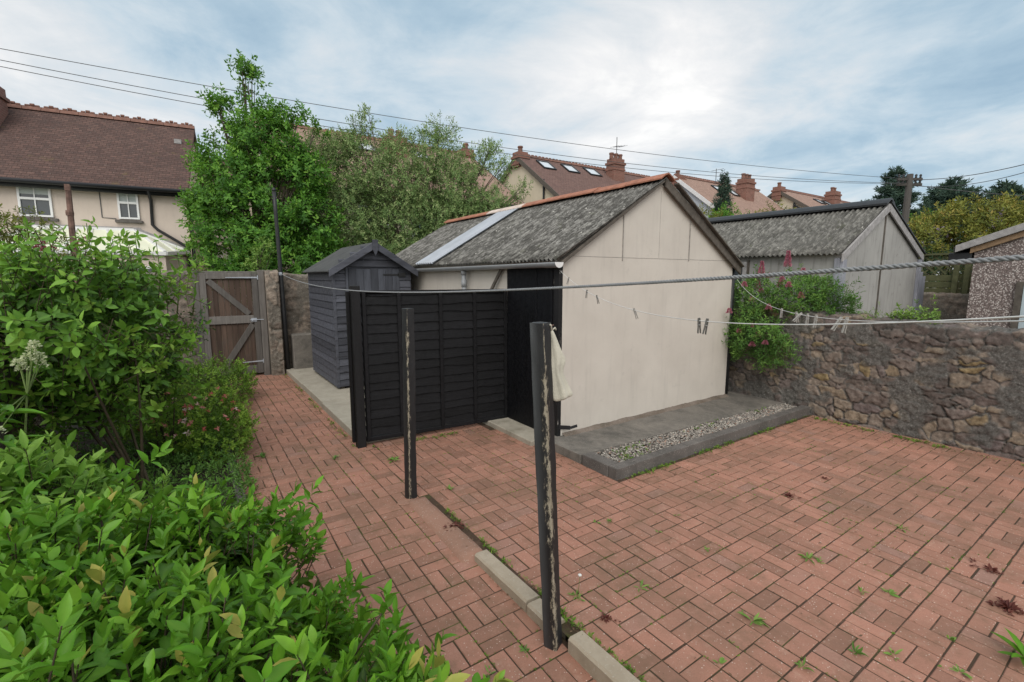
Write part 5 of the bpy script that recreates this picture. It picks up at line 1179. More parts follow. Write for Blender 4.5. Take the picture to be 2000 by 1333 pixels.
# ------------------------------------------------------------------ shrubs
def bush(name, label, cat_, base, mounds, dens, per, Ln, W, mat, kind='fine', up=.6, interior=.6, spread=(20, 75), stem=.10, nst=14, sr=.012, tint=(.35, .85), zmin=.05, jitter=.06, cull=.0, group=None, stemm='stem', rnd=.35, jut=1.0):
    T = thing(name, label, cat_, base, group)
    P, Nn = ell_surface(mounds, dens, zmin, jitter)
    if cull:
        k = np.array([mnoise.noise(Vector(p) * 2.3 + Vector((5, 1, 2))) for p in P]) > -cull; P, Nn = P[k], Nn[k]
    jt = (RG.uniform(0, 1, len(P)) < .16) * RG.uniform(.02, .11, len(P)) * jut; P = P + (Nn + np.array([[0, 0, .5]])) * jt[:, None]
    D = unit(Nn + np.array([[0, 0, up]]) + RG.normal(0, rnd, P.shape))
    sets = [shoots(P - D * stem * .6, D, per, Ln, W, spread, stem, tint)]
    zc = np.clip((P[:, 2] - P[:, 2].min()) / max(.1, np.ptp(P[:, 2])), 0, 1)
    if interior:
        q = []; 
        for (cx, cy, cz, rx, ry, rz) in mounds:
            n = int(dens * interior * (rx * ry + rx * rz + ry * rz) * 4); u = rand_unit(n) * RG.uniform(.35, .93, (n, 1)) ; q.append(u * np.array([rx, ry, rz]) + np.array([cx, cy, cz]))
        q = np.concatenate(q); q = q[q[:, 2] > zmin]
        D2 = unit(RG.normal(0, .7, q.shape) + np.array([[0, 0, .5]]))
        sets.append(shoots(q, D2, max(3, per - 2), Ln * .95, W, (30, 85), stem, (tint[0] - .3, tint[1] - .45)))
    A = cat(*sets)
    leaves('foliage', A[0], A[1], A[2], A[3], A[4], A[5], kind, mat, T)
    m = MB()
    for i in range(nst):
        p = P[RG.integers(len(P))]; b = Vector(base) + Vector((RG.normal(0, .07), RG.normal(0, .07), 0)); e = Vector(p)
        mid = b.lerp(e, .5) + Vector((RG.normal(0, .06), RG.normal(0, .06), .08)); pts = []
        for f in np.linspace(0, 1, 8): pts.append(b * (1 - f) ** 2 + mid * 2 * f * (1 - f) + e * f * f)
        m.tube(pts, list(np.linspace(sr, sr * .25, 8)), 6)
    st = RG.choice(len(P), min(len(P), 900), replace=False)
    for i in st: m.tube([P[i] - D[i] * stem * 1.3, P[i] + D[i] * stem * .4], [sr * .22, sr * .13], 4, cap=False)
    m.build('stems', M[stemm], T, True)
    return T
def spikes(T, name, pts, h, r, mat, n=60, size=.012):
    """pyramidal flower heads made of many small petals"""
    for p in pts:
        p = np.array(p, float); t = RG.uniform(0, 1, n); a = RG.uniform(0, 6.28, n)
        rr = r * (1 - .8 * t) * RG.uniform(0, 1, n) ** .5; hh = h * RG.uniform(.8, 1.2)
        P = p + np.stack([rr * np.cos(a), rr * np.sin(a), hh * (t - .3)], 1); D = unit(np.stack([np.cos(a), np.sin(a), RG.uniform(-.2, .8, n)], 1))
        leaves(name, P, D, RG.normal(0, 1, (n, 3)), size, .8, RG.uniform(0, 1, n), 'tiny', mat, T)
def stalks(T, pts, base, mat, r=.004):
    m = MB()
    for p in pts:
        b = Vector(base) + Vector((RG.normal(0, .10), RG.normal(0, .10), 0)); e = Vector(p); m.tube([b, b.lerp(e, .5) + Vector((RG.normal(0, .03), RG.normal(0, .03), .03)), e], [r, r * .8, r * .5], 5)
    m.build('flower_stalks', mat, T, True)

# foreground evergreen hedge
bush('evergreen_shrub', 'big glossy green shrub filling the bottom left corner of the photo', 'shrub', (-.15, 1.6, 0),
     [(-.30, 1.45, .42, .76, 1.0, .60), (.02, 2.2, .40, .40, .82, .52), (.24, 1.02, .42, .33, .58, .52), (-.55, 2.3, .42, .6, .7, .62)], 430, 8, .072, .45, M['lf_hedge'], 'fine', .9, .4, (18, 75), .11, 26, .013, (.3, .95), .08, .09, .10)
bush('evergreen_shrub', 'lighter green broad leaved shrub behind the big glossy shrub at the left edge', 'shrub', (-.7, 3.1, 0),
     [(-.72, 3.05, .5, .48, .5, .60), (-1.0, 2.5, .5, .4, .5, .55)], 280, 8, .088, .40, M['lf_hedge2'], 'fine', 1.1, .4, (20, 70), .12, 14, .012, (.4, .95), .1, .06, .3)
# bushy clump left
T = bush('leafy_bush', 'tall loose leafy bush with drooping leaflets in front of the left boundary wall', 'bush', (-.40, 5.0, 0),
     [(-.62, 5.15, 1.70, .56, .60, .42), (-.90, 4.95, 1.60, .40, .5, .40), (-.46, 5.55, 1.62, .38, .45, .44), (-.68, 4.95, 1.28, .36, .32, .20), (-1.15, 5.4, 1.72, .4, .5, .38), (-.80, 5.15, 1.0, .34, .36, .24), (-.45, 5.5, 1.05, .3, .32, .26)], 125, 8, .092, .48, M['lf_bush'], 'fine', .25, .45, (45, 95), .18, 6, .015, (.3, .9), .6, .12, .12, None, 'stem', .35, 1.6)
tall = [(-.95, 5.0, 2.38), (-.72, 5.3, 2.33), (-.5, 5.4, 2.30), (-.35, 5.5, 2.36), (-.62, 5.1, 2.40), (-.2, 5.5, 2.30), (-.05, 5.7, 2.22), (-.8, 4.8, 2.28), (.08, 5.7, 2.1), (-.42, 5.0, 2.32)]
m = MB()
for p in tall: m.tube([(p[0] - .05, p[1], 1.6), (p[0] + .01, p[1], 2.0), p], [.006, .005, .003], 5)
m.build('shoots', M['gstem'], T, True)
P_ = np.concatenate([np.array(tall) + np.array([[RG.normal(0, .02), RG.normal(0, .02), -dz]]) for dz in (.02, .10, .2, .3)]); D_ = unit(RG.normal(0, .5, P_.shape) + np.array([[0, 0, .8]]))
A = shoots(P_, D_, 6, .075, .42, (50, 100), .06, (.6, 1.0)); leaves('shoot_leaves', *A, 'fine', M['lf_bush'], T)
bush('rose_bush', 'dark leaved thin rose bush leaning towards the wooden gate', 'bush', (-.3, 6.0, 0),
     [(-.40, 5.9, 1.25, .26, .4, .42), (-.10, 6.2, 1.40, .22, .3, .22)], 90, 7, .050, .55, M['lf_rose'], 'fine', .2, .5, (45, 95), .12, 6, .010, (.2, .9), .3, .1, .12)
bush('low_shrub', 'low spreading evergreen shrub at the foot of the wooden gate', 'shrub', (.30, 8.5, 0),
     [(.22, 8.3, .30, .45, .7, .36), (.45, 8.9, .22, .38, .5, .26), (-.1, 7.7, .35, .45, .6, .42)], 230, 7, .050, .5, M['lf_azalea'], 'mid', .7, .5, (20, 75), .07, 12, .009, (.2, .8), .03, .06, .3)
T = bush('azalea_bush', 'rounded bush dotted with coral and white flowers beside the brick path', 'bush', (.0, 6.25, 0),
     [(-.02, 6.25, .30, .50, .52, .42), (.14, 6.0, .26, .34, .40, .32), (-.26, 6.45, .28, .4, .5, .40)], 560, 8, .036, .62, M['lf_azalea'], 'mid', .7, .3, (20, 80), .05, 8, .008, (.45, 1.0), .02, .05, .25)
fp = []
for i in range(60):
    th = RG.uniform(3.3, 5.6); el = RG.uniform(.1, 1.1); fp.append((-.0 + .53 * math.cos(th) * math.cos(el), 6.2 + .58 * math.sin(th) * math.cos(el), .36 + .44 * math.sin(el)))
fp = np.array(fp); D_ = unit(fp - np.array([[.0, 6.2, .3]])); A = shoots(fp, D_, 6, .036, .6, (25, 75), .01, (0, 1)); leaves('blossom', *A, 'mid', M['fl_salmon'], T)
# valerian seedheads and leaves at left edge
T = thing('flowering_plant', 'plant with a pale cream flower cluster at the left edge of the photo', 'plant', (-.72, 2.95, 0))
heads = [(-.61, 3.08, 1.66), (-.62, 3.07, 1.63), (-.60, 3.09, 1.60), (-.635, 3.05, 1.60), (-.655, 3.04, 1.56), (-.60, 3.09, 1.565), (-.66, 3.03, 1.585), (-.69, 2.76, 1.34), (-.72, 2.74, 1.37)]
spikes(T, 'flower_head', heads, .035, .026, M['fl_white'], 70, .013)
m = MB(); b0 = Vector((-.72, 2.95, 0))
for h_ in heads: m.tube([b0, (-.70, 2.93, .9), (-.64, 3.0, 1.45), h_], [.005, .005, .004, .002], 5)
m.build('stems', M['gstem'], T, True)
nl = 46; a = RG.uniform(0, 6.28, nl); zz = RG.uniform(.9, 1.52, nl); P_ = np.stack([-.72 + .0 * a, 2.92 + 0 * a, zz], 1) + RG.normal(0, .03, (nl, 3)); D_ = unit(np.stack([np.cos(a), np.sin(a), RG.uniform(-.2, .6, nl)], 1))
leaves('foliage', P_, D_, np.array([[0, 0, 1.]]) + RG.normal(0, .3, (nl, 3)), .15, .26, RG.uniform(.3, .8, nl), 'fine', M['lf_hedge'], T)
# crimson valerian on the left boundary wall
hd = [[-2.0, 7.93, 2.38], [-1.84, 7.81, 2.24], [-1.83, 7.62, 2.18], [-1.87, 8.0, 2.33], [-2.12, 8.22, 2.48], [-1.27, 7.54, 2.34], [-1.05, 7.39, 2.31], [-.87, 7.16, 2.35], [-.69, 7.15, 2.19], [-.67, 7.22, 2.1], [-.8, 7.24, 2.04], [-1.29, 7.43, 2.27], [-1.83, 7.97, 2.39], [-1.42, 7.52, 2.18]]
hd = [[x + .0, y, z] for x, y, z in hd]
T = bush('valerian', 'crimson flowered valerian growing on the left boundary wall', 'plant', (-1.4, 7.6, 1.45),
     [(-1.75, 7.8, 1.72, .55, .6, .42), (-1.0, 7.3, 1.62, .55, .5, .42)], 150, 6, .06, .36, M['lf_val'], 'mid', .8, .3, (25, 80), .1, 10, .006, (.3, .8), 1.2, .05, .2, None, 'gstem')
hd2 = [[h_[0] + RG.normal(0, .05), h_[1] + RG.normal(0, .05), h_[2] + RG.normal(0, .02)] for h_ in hd for _ in range(2)]
spikes(T, 'flower_head', hd2, .05, .045, M['fl_crimson'], 60, .022); stalks(T, hd2, (-1.35, 7.5, 1.5), M['gstem'])
# valerian on the right wall
T = bush('valerian', 'large pink flowered valerian spilling over the stone wall beside the cream gable', 'plant', (7.3, 3.9, 1.4),
     [(7.02, 3.86, 1.06, .25, .36, .42), (7.28, 3.95, 1.55, .32, .40, .42), (7.40, 3.45, 1.66, .30, .38, .34), (6.98, 3.50, .95, .20, .24, .22)], 420, 7, .060, .34, M['lf_val'], 'mid', .7, .4, (20, 80), .11, 16, .006, (.25, .9), .5, .07, .15, None, 'gstem')
sp = [[7.35, 3.56, 2.19], [7.35, 3.94, 2.05], [7.35, 3.98, 1.82], [7.35, 3.64, 1.86], [7.35, 3.51, 1.73], [7.3, 3.62, 1.80], [7.38, 3.35, 2.04], [7.35, 3.44, 1.95]]
spikes(T, 'flower_spike', [s_ for s_ in sp[:2]], .22, .050, M['fl_pink'], 700, .019)
spikes(T, 'flower_spike', [sp[3], sp[4], sp[2]], .13, .045, M['fl_pink'], 420, .018)
sp2 = [[6.90, 3.80, 1.24], [6.88, 3.68, 1.12], [6.72, 4.05, 1.45], [6.85, 3.95, 1.15], [7.38, 3.35, 2.04], [7.3, 3.8, 1.98], [7.3, 3.9, 1.75], [7.02, 3.62, 1.52], [7.05, 3.9, 1.62], [7.1, 3.4, 1.85], [7.15, 3.25, 1.7], [6.82, 3.72, .98], [6.86, 3.55, 1.02], [7.0, 4.0, 1.85], [7.2, 3.55, 1.92]]
spikes(T, 'flower_spike', sp2, .07, .042, M['fl_pink'], 240, .018); stalks(T, sp + sp2, (7.25, 3.8, 1.4), M['gstem'])
bush('wall_plant', 'bluish green leafy plant on the wall top in front of the grey garage corner', 'plant', (7.6, 3.1, 1.45),
     [(7.58, 3.12, 1.60, .26, .34, .28), (7.52, 2.82, 1.54, .14, .2, .14)], 380, 7, .058, .36, M['lf_val'], 'mid', .7, .4, (20, 80), .10, 8, .005, (.15, .6), 1.3, .07, .15, None, 'gstem')
for (x, y, z, lb) in ((7.50, 2.06, 1.46, 'bright green weed tuft on the wall top below the garage gable'), (7.42, 2.48, 1.45, 'small yellowish weed on the wall top left of a bright green tuft')):
    k = 1 if y < 2.3 else .55
    bush('wall_weed', lb, 'weed', (x, y, z - .03), [(x, y, z, .14 * k, .24 * k, .08 * k)], 420, 6, .055 * k, .5, M['lf_weed'], 'mid', .8, .2, (25, 80), .05, 4, .003, (.4, .95), 1.3, .03, 0, None, 'gstem')

# low ground cover in the bed
n = 2600; P_ = np.stack([RG.uniform(-1.15, .36, n), RG.uniform(3.0, 7.4, n), np.zeros(n)], 1)
hh = np.array([.16 + .16 * mnoise.noise(Vector((p[0] * 2, p[1] * 2, 0))) for p in P_]); P_[:, 2] = np.clip(hh, .03, .4) * RG.uniform(.4, 1, n) * np.clip((.44 - P_[:, 0]) * 5, .25, 1)
D_ = unit(RG.normal(0, .4, P_.shape) + np.array([[.1, -.1, 1.]])); A = shoots(P_, D_, 7, .046, .4, (20, 80), .07, (.15, .85))
o = leaves('ground_cover', *A, 'mid', M['lf_cover'], None); struct(o, 'stuff')

# ------------------------------------------------------------------ trees
def tree(name, label, base, lobes, trunk_r, dens, per, Ln, W, mat, kind='tiny', spread=(30, 85), stem=.25, tint=(.2, .8), up=.6, group=None, split=.35, surf=.45, bark='bark', ztw=1.0, nth=-.22):
    T = thing(name, label, 'tree', base, group)
    Ps = []; Ds = []; tt = []
    for L_ in lobes:
        x, y, z, r = L_[:4]; dn = L_[4] if len(L_) > 4 else 1.0
        n = max(3, int(dens * r * r * dn)); u = rand_unit(n); rad = RG.uniform(0, 1, n) ** surf
        p = u * (rad * r)[:, None] * np.array([1, 1, ztw]) + np.array([x, y, z])
        k = np.array([mnoise.noise(Vector(q) * 1.6) for q in p]) > nth; p, u = p[k], u[k]
        Ps.append(p); Ds.append(unit(u + np.array([[0, 0, up]]) + RG.normal(0, .35, p.shape))); 
    P = np.concatenate(Ps); D = np.concatenate(Ds)
    A = shoots(P, D, per, Ln, W, spread, stem, tint)
    leaves('crown', *A, kind, mat, T)
    m = MB(); b = Vector(base); top = Vector((np.mean([l[0] for l in lobes]), np.mean([l[1] for l in lobes]), 0))
    f0 = b.lerp(Vector((top.x, top.y, max(l[2] for l in lobes) * split)), 1.0)
    m.tube([b - Vector((0, 0, .2)), b.lerp(f0, .5) + Vector((.06, .03, 0)), f0], [trunk_r, trunk_r * .8, trunk_r * .65], 8)
    for L_ in lobes:
        e = Vector(L_[:3]) + Vector((0, 0, L_[3] * .6)); s_ = b.lerp(f0, RG.uniform(.6, 1)); mid = s_.lerp(e, .5) + Vector((RG.normal(0, .15), RG.normal(0, .15), -.1 * L_[3] + .15)); pts = [s_ * (1 - f) ** 2 + mid * 2 * f * (1 - f) + e * f * f for f in np.linspace(0, 1, 7)]
        m.tube(pts, list(np.linspace(trunk_r * .34, .008, 7)), 6)
        for q in range(int(2 + 3 * L_[3])):
            a = pts[RG.integers(2, 6)]; c = Vector(L_[:3]) + Vector(rand_unit(1)[0]) * L_[3] * .95; m.tube([a, a.lerp(c, .5) + Vector((0, 0, .06)), c], [.016, .010, .004], 5, cap=False)
    for i in range(0, len(P), 4): m.tube([P[i] - D[i] * stem * .6, P[i] + D[i] * stem * .9], [.0045, .002], 3, cap=False)
    m.build('trunk', M[bark], T, True)
    return T
tree('sycamore_tree', 'tall fresh green tree with spiky top beside the beige house', (1.55, 14.6, 0),
     [[1.71, 14.57, 6.75, .30], [1.60, 14.6, 7.25, .15, 1.6], [1.66, 14.6, 7.0, .2, 1.4], [1.80, 14.5, 7.0, .14, 1.5], [1.72, 14.57, 6.2, .45], [1.02, 15.05, 6.45, .17, 1.5], [1.1, 15.0, 6.15, .26], [1.22, 14.98, 5.65, .40], [2.25, 14.2, 6.15, .16, 1.5], [2.2, 14.3, 5.85, .2, 1.3], [2.75, 13.9, 6.1, .14, 1.5], [1.12, 14.98, 5.1, .62], [2.0, 14.37, 5.31, .76], [2.63, 13.94, 5.7, .28], [2.6, 14, 5.1, .5], [1.37, 14.8, 4.14, 1.0], [2.4, 14.1, 4.4, .75], [.87, 15.14, 3.34, .84], [1.87, 14.46, 3.07, 1.2], [.63, 15.3, 4.79, .3], [.51, 15.39, 3.87, .36], [2.87, 13.78, 4.6, .5], [2.8, 13.83, 3.34, .84], [1.04, 15.03, 2.4, .75], [3.04, 13.66, 5.66, .2], [2.2, 14.2, 2.1, .9], [3.0, 13.7, 2.2, .8], [1.3, 14.9, 1.9, .6]],
     .17, 900, 9, .12, .60, M['lf_tree1'], 'mid', (35, 90), .28, (.15, .9), .7, None, .3, .5, 'bark', 1.0, -.17)
tree('willow_tree', 'wide thin grey green tree screening the salmon roofed house', (5.4, 13.8, 0),
     [[3.69, 15.03, 5.0, .85, .9], [3.5, 15.1, 5.7, .45, .8], [4.1, 14.8, 5.6, .5, .8], [4.47, 14.5, 5.9, .5, .7], [4.69, 14.35, 5.0, 1.0, .9], [4.74, 14.32, 6.5, .24, .8], [5.45, 13.84, 5.5, .65, .75], [5.67, 13.68, 4.4, 1.2, .9], [6.45, 13.15, 6.1, .40, .8], [6.31, 13.25, 5.4, .8, .8], [6.67, 13.0, 4.3, 1.05, .9], [7.42, 12.49, 5.0, .7, .7], [7.67, 12.32, 4.0, .75, .7], [4.39, 14.56, 3.6, 1.2], [5.38, 13.88, 3.2, 1.2], [6.4, 13.19, 3.3, 1.1], [3.62, 15.09, 3.4, .94], [4.86, 14.24, 2.4, .94], [7.16, 12.67, 3.3, .85], [3.97, 14.85, 2.4, .94], [8.3, 11.9, 4.1, .36, .6], [7.68, 12.32, 5.6, .22, .8], [8.0, 12.1, 5.15, .18, .8], [8.5, 11.8, 4.6, .15, .8], [6.0, 13.5, 2.4, .9], [6.9, 12.9, 2.4, .9], [7.9, 12.2, 3.2, .6]],
     .12, 1450, 9, .080, .50, M['lf_tree2'], 'tiny', (25, 85), .22, (.2, .9), .6, None, .22, .45)
tree('dark_shrub_tree', 'dark evergreen growth low between the two garden trees', (3.6, 12.6, 0),
     [[3.2, 12.7, 2.0, .55], [3.8, 12.5, 1.9, .6], [4.4, 12.3, 1.9, .5], [2.6, 12.8, 1.8, .4]], .05, 420, 8, .07, .5, M['lf_dark'], 'tiny', (30, 85), .16, (.2, .8))
tree('young_bush', 'bright lime green sapling behind the back wall left of the black pole', (1.42, 11.9, 0),
     [[1.35, 11.9, 2.35, .22], [1.25, 11.9, 2.1, .2], [1.5, 11.9, 2.6, .16]], .02, 1500, 7, .07, .6, M['lf_weed'], 'mid', (30, 85), .08, (.3, .9))
tree('elder_bush', 'yellow green bush at the far left edge in front of the beige house', (-2.8, 13.9, 0),
     [[-2.6, 13.9, 2.75, .55], [-3.1, 14.0, 2.9, .5], [-2.2, 13.7, 2.5, .4], [-3.6, 14.2, 2.6, .6]], .05, 420, 8, .09, .5, M['lf_yellow'], 'mid', (30, 85), .15, (.0, .6))
tree('garden_tree', 'yellowish shrub right behind the apex of the cream gable', (17.4, 12.2, 0), [[17.2, 12.4, 4.3, .5], [17.7, 12.1, 4.35, .45], [18.4, 11.8, 4.2, .5]], .06, 300, 8, .12, .5, M['lf_yellow'], 'mid', (30, 85), .2, (.1, .8))
tree('garden_tree', 'thin yellowish shrub right of the small conifer above the garage roof', (20, 10.7, 0), [[19.6, 10.9, 4.35, .4, .7], [20.2, 10.5, 4.5, .45, .7], [20.9, 10.2, 4.3, .4, .7]], .06, 260, 8, .12, .5, M['lf_yellow'], 'mid', (30, 85), .2, (.1, .8))
tree('garden_tree', 'round green shrub at the foot of the small pointed conifer', (21.4, 13.4, 0), [[21.5, 13.4, 4.9, .5], [21.2, 13.6, 4.6, .5], [22.3, 13.0, 4.5, .5]], .06, 320, 8, .13, .5, M['lf_tree1'], 'mid', (30, 85), .2, (.3, .9))
tree('far_tree', 'dark distant trees between the salmon house and the cream gabled house', (21.5, 32, 0), [[20.5, 32.5, 7.5, 2.2], [22.5, 31.8, 8.2, 1.7], [24, 31, 7.4, 1.8], [18.5, 33.3, 7.0, 2.0]], .3, 120, 8, .3, .5, M['lf_dark'], 'tiny', (30, 85), .5, (.2, .9))
T = tree('climber_mound', 'bronze green climber mound with lilac flowers behind the pebbledash outbuilding', (18.8, 4.4, 0),
     [[17.9, 4.85, 2.75, .75], [18.3, 4.6, 3.2, .7], [19.0, 4.1, 3.4, .8], [19.9, 3.5, 3.3, .9], [20.8, 2.8, 3.2, 1.0], [21.8, 2.0, 3.2, 1.0], [18.6, 4.2, 2.4, .8], [19.7, 3.4, 2.4, .9], [20.9, 2.5, 2.3, 1.0]], .1, 900, 8, .13, .45, M['lf_wist'], 'tiny', (30, 90), .22, (.1, .9), .8, None, .3, .25)
sp = np.array([[18.1, 4.5, 3.3], [18.4, 4.0, 2.9], [18.6, 3.9, 3.1], [19.2, 3.4, 2.9], [19.6, 2.9, 3.2], [19.9, 2.7, 3.6], [20.3, 2.5, 3.1], [18.9, 3.6, 3.7], [17.6, 4.6, 3.2], [19.0, 3.5, 2.5]])
spikes(T, 'blossom', sp.tolist(), -.5, .16, M['fl_lilac'], 60, .07)
tree('dark_shrub_tree', 'dark shrub under the bronze green climber mound beyond the grey garage', (16.2, 4.6, 0), [[16.0, 4.5, 2.0, .5], [16.5, 4.3, 2.3, .6], [17.2, 4.0, 2.2, .7], [16.8, 4.6, 2.7, .4], [17.9, 3.6, 2.1, .7]], .06, 300, 8, .11, .45, M['lf_dark'], 'tiny', (30, 85), .2, (.1, .9))
def conifer(name, label, base, h, r, tiers, nb, z0, droop, Ln, dens, tipup=.1, group=None):
    T = thing(name, label, 'tree', base, group); b = Vector(base); m = MB()
    m.tube([b, b + Vector((0, 0, h * .5)), b + Vector((0, 0, h))], [h * .028, h * .02, .02], 8); P = []; D = []
    for k in range(tiers):
        f = k / (tiers - 1); z = z0 + (h - z0) * f ** .9; rr = r * (1 - f) ** .75 * RG.uniform(.7, 1.15) + .05
        for j in range(nb):
            a = RG.uniform(0, 6.28); dv = Vector((math.cos(a), math.sin(a), 0)); L_ = rr * RG.uniform(.6, 1.1); s_ = b + Vector((0, 0, z + RG.normal(0, .1)))
            pts = [s_ + dv * L_ * q + Vector((0, 0, -droop * L_ * q * (1 - tipup * q * 6))) for q in (0, .35, .7, 1)]
            m.tube(pts, [.03 * h / 8, .022 * h / 8, .012 * h / 8, .005], 5)
            for q in range(int(dens * L_) + 3):
                w = RG.uniform(.15, 1.0) ** .7; i = min(2, int(w * 3)); p = pts[i].lerp(pts[i + 1], w * 3 - i if i < 2 else min(1, w * 3 - 2)); sd_ = Vector((-dv.y, dv.x, 0)) * RG.normal(0, .16 * L_ * w + .03)
                P.append(p + sd_ + Vector((0, 0, RG.normal(.02, .03)))); D.append(dv * .5 + sd_.normalized() * .7 + Vector((0, 0, .35)))
    P = np.array([tuple(p) for p in P]); D = unit(np.array([tuple(d) for d in D]))
    A = shoots(P, D, 6, Ln, .28, (20, 75), Ln * .8, (.1, .9)); leaves('crown', *A, 'tiny', M['lf_conifer'], T); m.build('trunk', M['bark'], T, True)
conifer('cedar_tree', 'dark layered cedar just behind the telegraph pole', (54.4, 17.4, 0), 11.4, 3.1, 12, 9, 5.6, -.12, .42, 14, -.1, 'distant dark cedars')
conifer('cedar_tree', 'dark distant cedar above the bronze green climber mound', (64.0, 15.6, 0), 11.2, 4.2, 10, 9, 6.5, -.12, .5, 14, -.1, 'distant dark cedars')
conifer('cedar_tree', 'smaller dark tree right of the distant cedar above the climber mound', (62.5, 11.6, 0), 10.2, 3.4, 9, 8, 6.5, -.05, .5, 14, -.1, 'distant dark cedars')
conifer('conifer_tree', 'small thin pointed conifer between the two salmon roofs', (22.1, 14.0, 0), 6.85, .62, 22, 7, 4.2, .12, .13, 22, -.1)
tree('far_tree', 'small dark tree tops behind the ridge of the grey garage', (44, 15, 0), [[42.5, 15.6, 6.4, 1.0], [44, 15.1, 6.3, .9], [52, 17.6, 6.2, 1.2], [57, 16, 6.5, 1.4]], .2, 130, 8, .25, .5, M['lf_dark'], 'tiny', (30, 85), .4, (.2, .9))
tree('far_tree', 'leafy dark treetop at the right of the telegraph pole base', (40, 12, 0), [[39.5, 12.2, 5.3, .8], [41.5, 11, 5.2, 1.0]], .15, 200, 8, .22, .5, M['lf_tree1'], 'tiny', (30, 85), .3, (.0, .5))

# ------------------------------------------------------------------ weeds in the paving
def weed(x, y, r, nl, label, mat='lf_weed', W=.22, up=(.1, .6), z=.0, tint=(.3, .9), name='weed_plant', kind='fine'):
    """an irregular little plant: a main rosette and a few side shoots"""
    Ps = []; Ds = []; Ls = []
    for k in range(1 + int(nl > 7) + int(nl > 12) * 2 + int(nl > 25) * 4):
        n = nl if k == 0 else max(4, nl // 3); sc = 1 if k == 0 else RG.uniform(.35, .65)
        o = np.zeros(2) if k == 0 else RG.normal(0, r * (.55 if nl < 25 else .9), 2)
        a = RG.uniform(0, 6.28, n); e = RG.uniform(*up, n) * RG.uniform(.6, 1.2)
        D = np.stack([np.cos(a) * np.cos(e), np.sin(a) * np.cos(e), np.sin(e)], 1); Ps.append(np.tile([[x + o[0], y + o[1], z + .002]], (n, 1)) + D * .006); Ds.append(D); Ls.append(r * sc * RG.uniform(.35, 1.15, n))
    P = np.concatenate(Ps); D = np.concatenate(Ds); n = len(P)
    o = leaves(name, P, D, np.tile([[0, 0, 1.]], (n, 1)) + RG.normal(0, .3, (n, 3)), np.concatenate(Ls), W * RG.uniform(.7, 1.4, n), RG.uniform(*tint, n), kind, M[mat], None)
    return tag(o, label, 'weed', 'weeds growing between the pavers')
pz = zpath
WD = [(2.25, 1.844, .062, 6, 'five leaved rosette weed on the patio, right of the leaning post', .24), (3.476, 1.39, .085, 13, 'largest bushy rosette weed in the middle of the patio', .22), (2.556, 1.278, .085, 12, 'bushy weed with a long pale leaf, in front of the largest rosette', .2),
      (2.997, 1.854, .036, 7, 'tiny yellow green weed left of the largest patio rosette', .35), (3.378, 1.032, .05, 9, 'left one of two small weeds side by side on the right patio', .28), (3.502, .93, .055, 9, 'right one of two small weeds side by side on the right patio', .3),
      (3.308, .591, .045, 6, 'bright green two leaved seedling near the bottom right corner', .42), (2.447, .959, .048, 8, 'small weed in the paving joint at the bottom edge of the photo', .3), (2.776, .846, .05, 9, 'small upright weed in a joint near the bottom edge, left of a dark tuft', .3),
      (2.932, .728, .048, 8, 'pale weed near the bottom edge just right of a small upright weed', .3), (2.118, 1.21, .042, 5, 'green and yellow leaf pair weed low beside the bottom of the leaning post', .42), (3.07, .496, .05, 10, 'yellow green tuft in the very bottom right corner of the patio', .3),
      (1.862, 2.02, .058, 16, 'grey green spiky rosette with a dandelion clock beside the leaning post', .16), (1.377, 1.895, .042, 14, 'dark bristly weed on the path left of the leaning post', .18), (1.135, 1.873, .04, 10, 'dark weed on the path by the tips of the big shrub', .25),
      (1.716, 4.782, .085, 14, 'flat leafy weed near the foot of the fence post', .3), (1.208, 5.217, .05, 14, 'dark green clump of weed in the middle of the path', .35), (1.892, 3.791, .055, 10, 'single green sprig right of the thin black post', .3),
      (2.596, 2.592, .036, 6, 'yellow green sprig right of the leaning post, far from the rosette', .35), (2.694, 2.545, .04, 14, 'dark tufted weed right beside a yellow green sprig', .2), (3.225, 2.303, .035, 7, 'small yellowish weed in the middle of the patio below the kerb corner', .3),
      (2.906, 2.23, .03, 6, 'little green seedling on the patio between the kerb and the largest rosette', .35), (4.508, 1.164, .05, 8, 'small grey green weed far right on the patio', .25), (3.41, 3.541, .06, 14, 'weed tuft against the left side of the raised kerb', .3), (.538, 5.711, .07, 16, 'trailing weed at the left side of the path near the round bush', .3)]
for (x, y, r, nl, lb, W_) in WD:
    dark = 'dark' in lb or 'trailing' in lb
    weed(x, y, r, nl, lb, 'lf_cover' if dark else 'lf_weed', W_, (.05, .6) if 'rosette' in lb or 'flat' in lb else (.2, 1.1), zpath(x, y) if x < 1.56 else 0, (.3, .9))
for (x, y, r, nl, lb) in ((1.869, 1.772, .06, 16, 'red brown leafy weed with one green leaf, right of the leaning post base'), (1.615, 3.19, .085, 34, 'reddish trailing weed beside the end of the edging strip'), (4.368, 1.95, .07, 20, 'purplish low weed in the far middle of the patio'), (3.93, .47, .11, 36, 'large reddish and green clump at the right edge of the patio'), (4.362, .629, .08, 20, 'dark purplish weed at the right edge, above a larger reddish clump'), (2.95, .42, .07, 30, 'maroon weed clump at the bottom edge beside the big green leaf'), (5.062, 1.944, .05, 12, 'dry brown weed with a pale stalk on the far patio')):
    weed(x, y, r * .55, nl + 14, lb, 'lf_red', .42, (.05, 1.0), 0, (0, 1), kind='mid')
T = thing('dandelion_clock', 'white dandelion seedhead on a thin stalk beside the leaning post', 'weed', (1.872, 2.02, 0))
m = MB(); m.tube([(1.872, 2.02, 0), (1.885, 2.02, .06), (1.90, 2.03, .118)], [.0016, .0014, .0012], 5); m.build('stalk', M['gstem'], T, True)
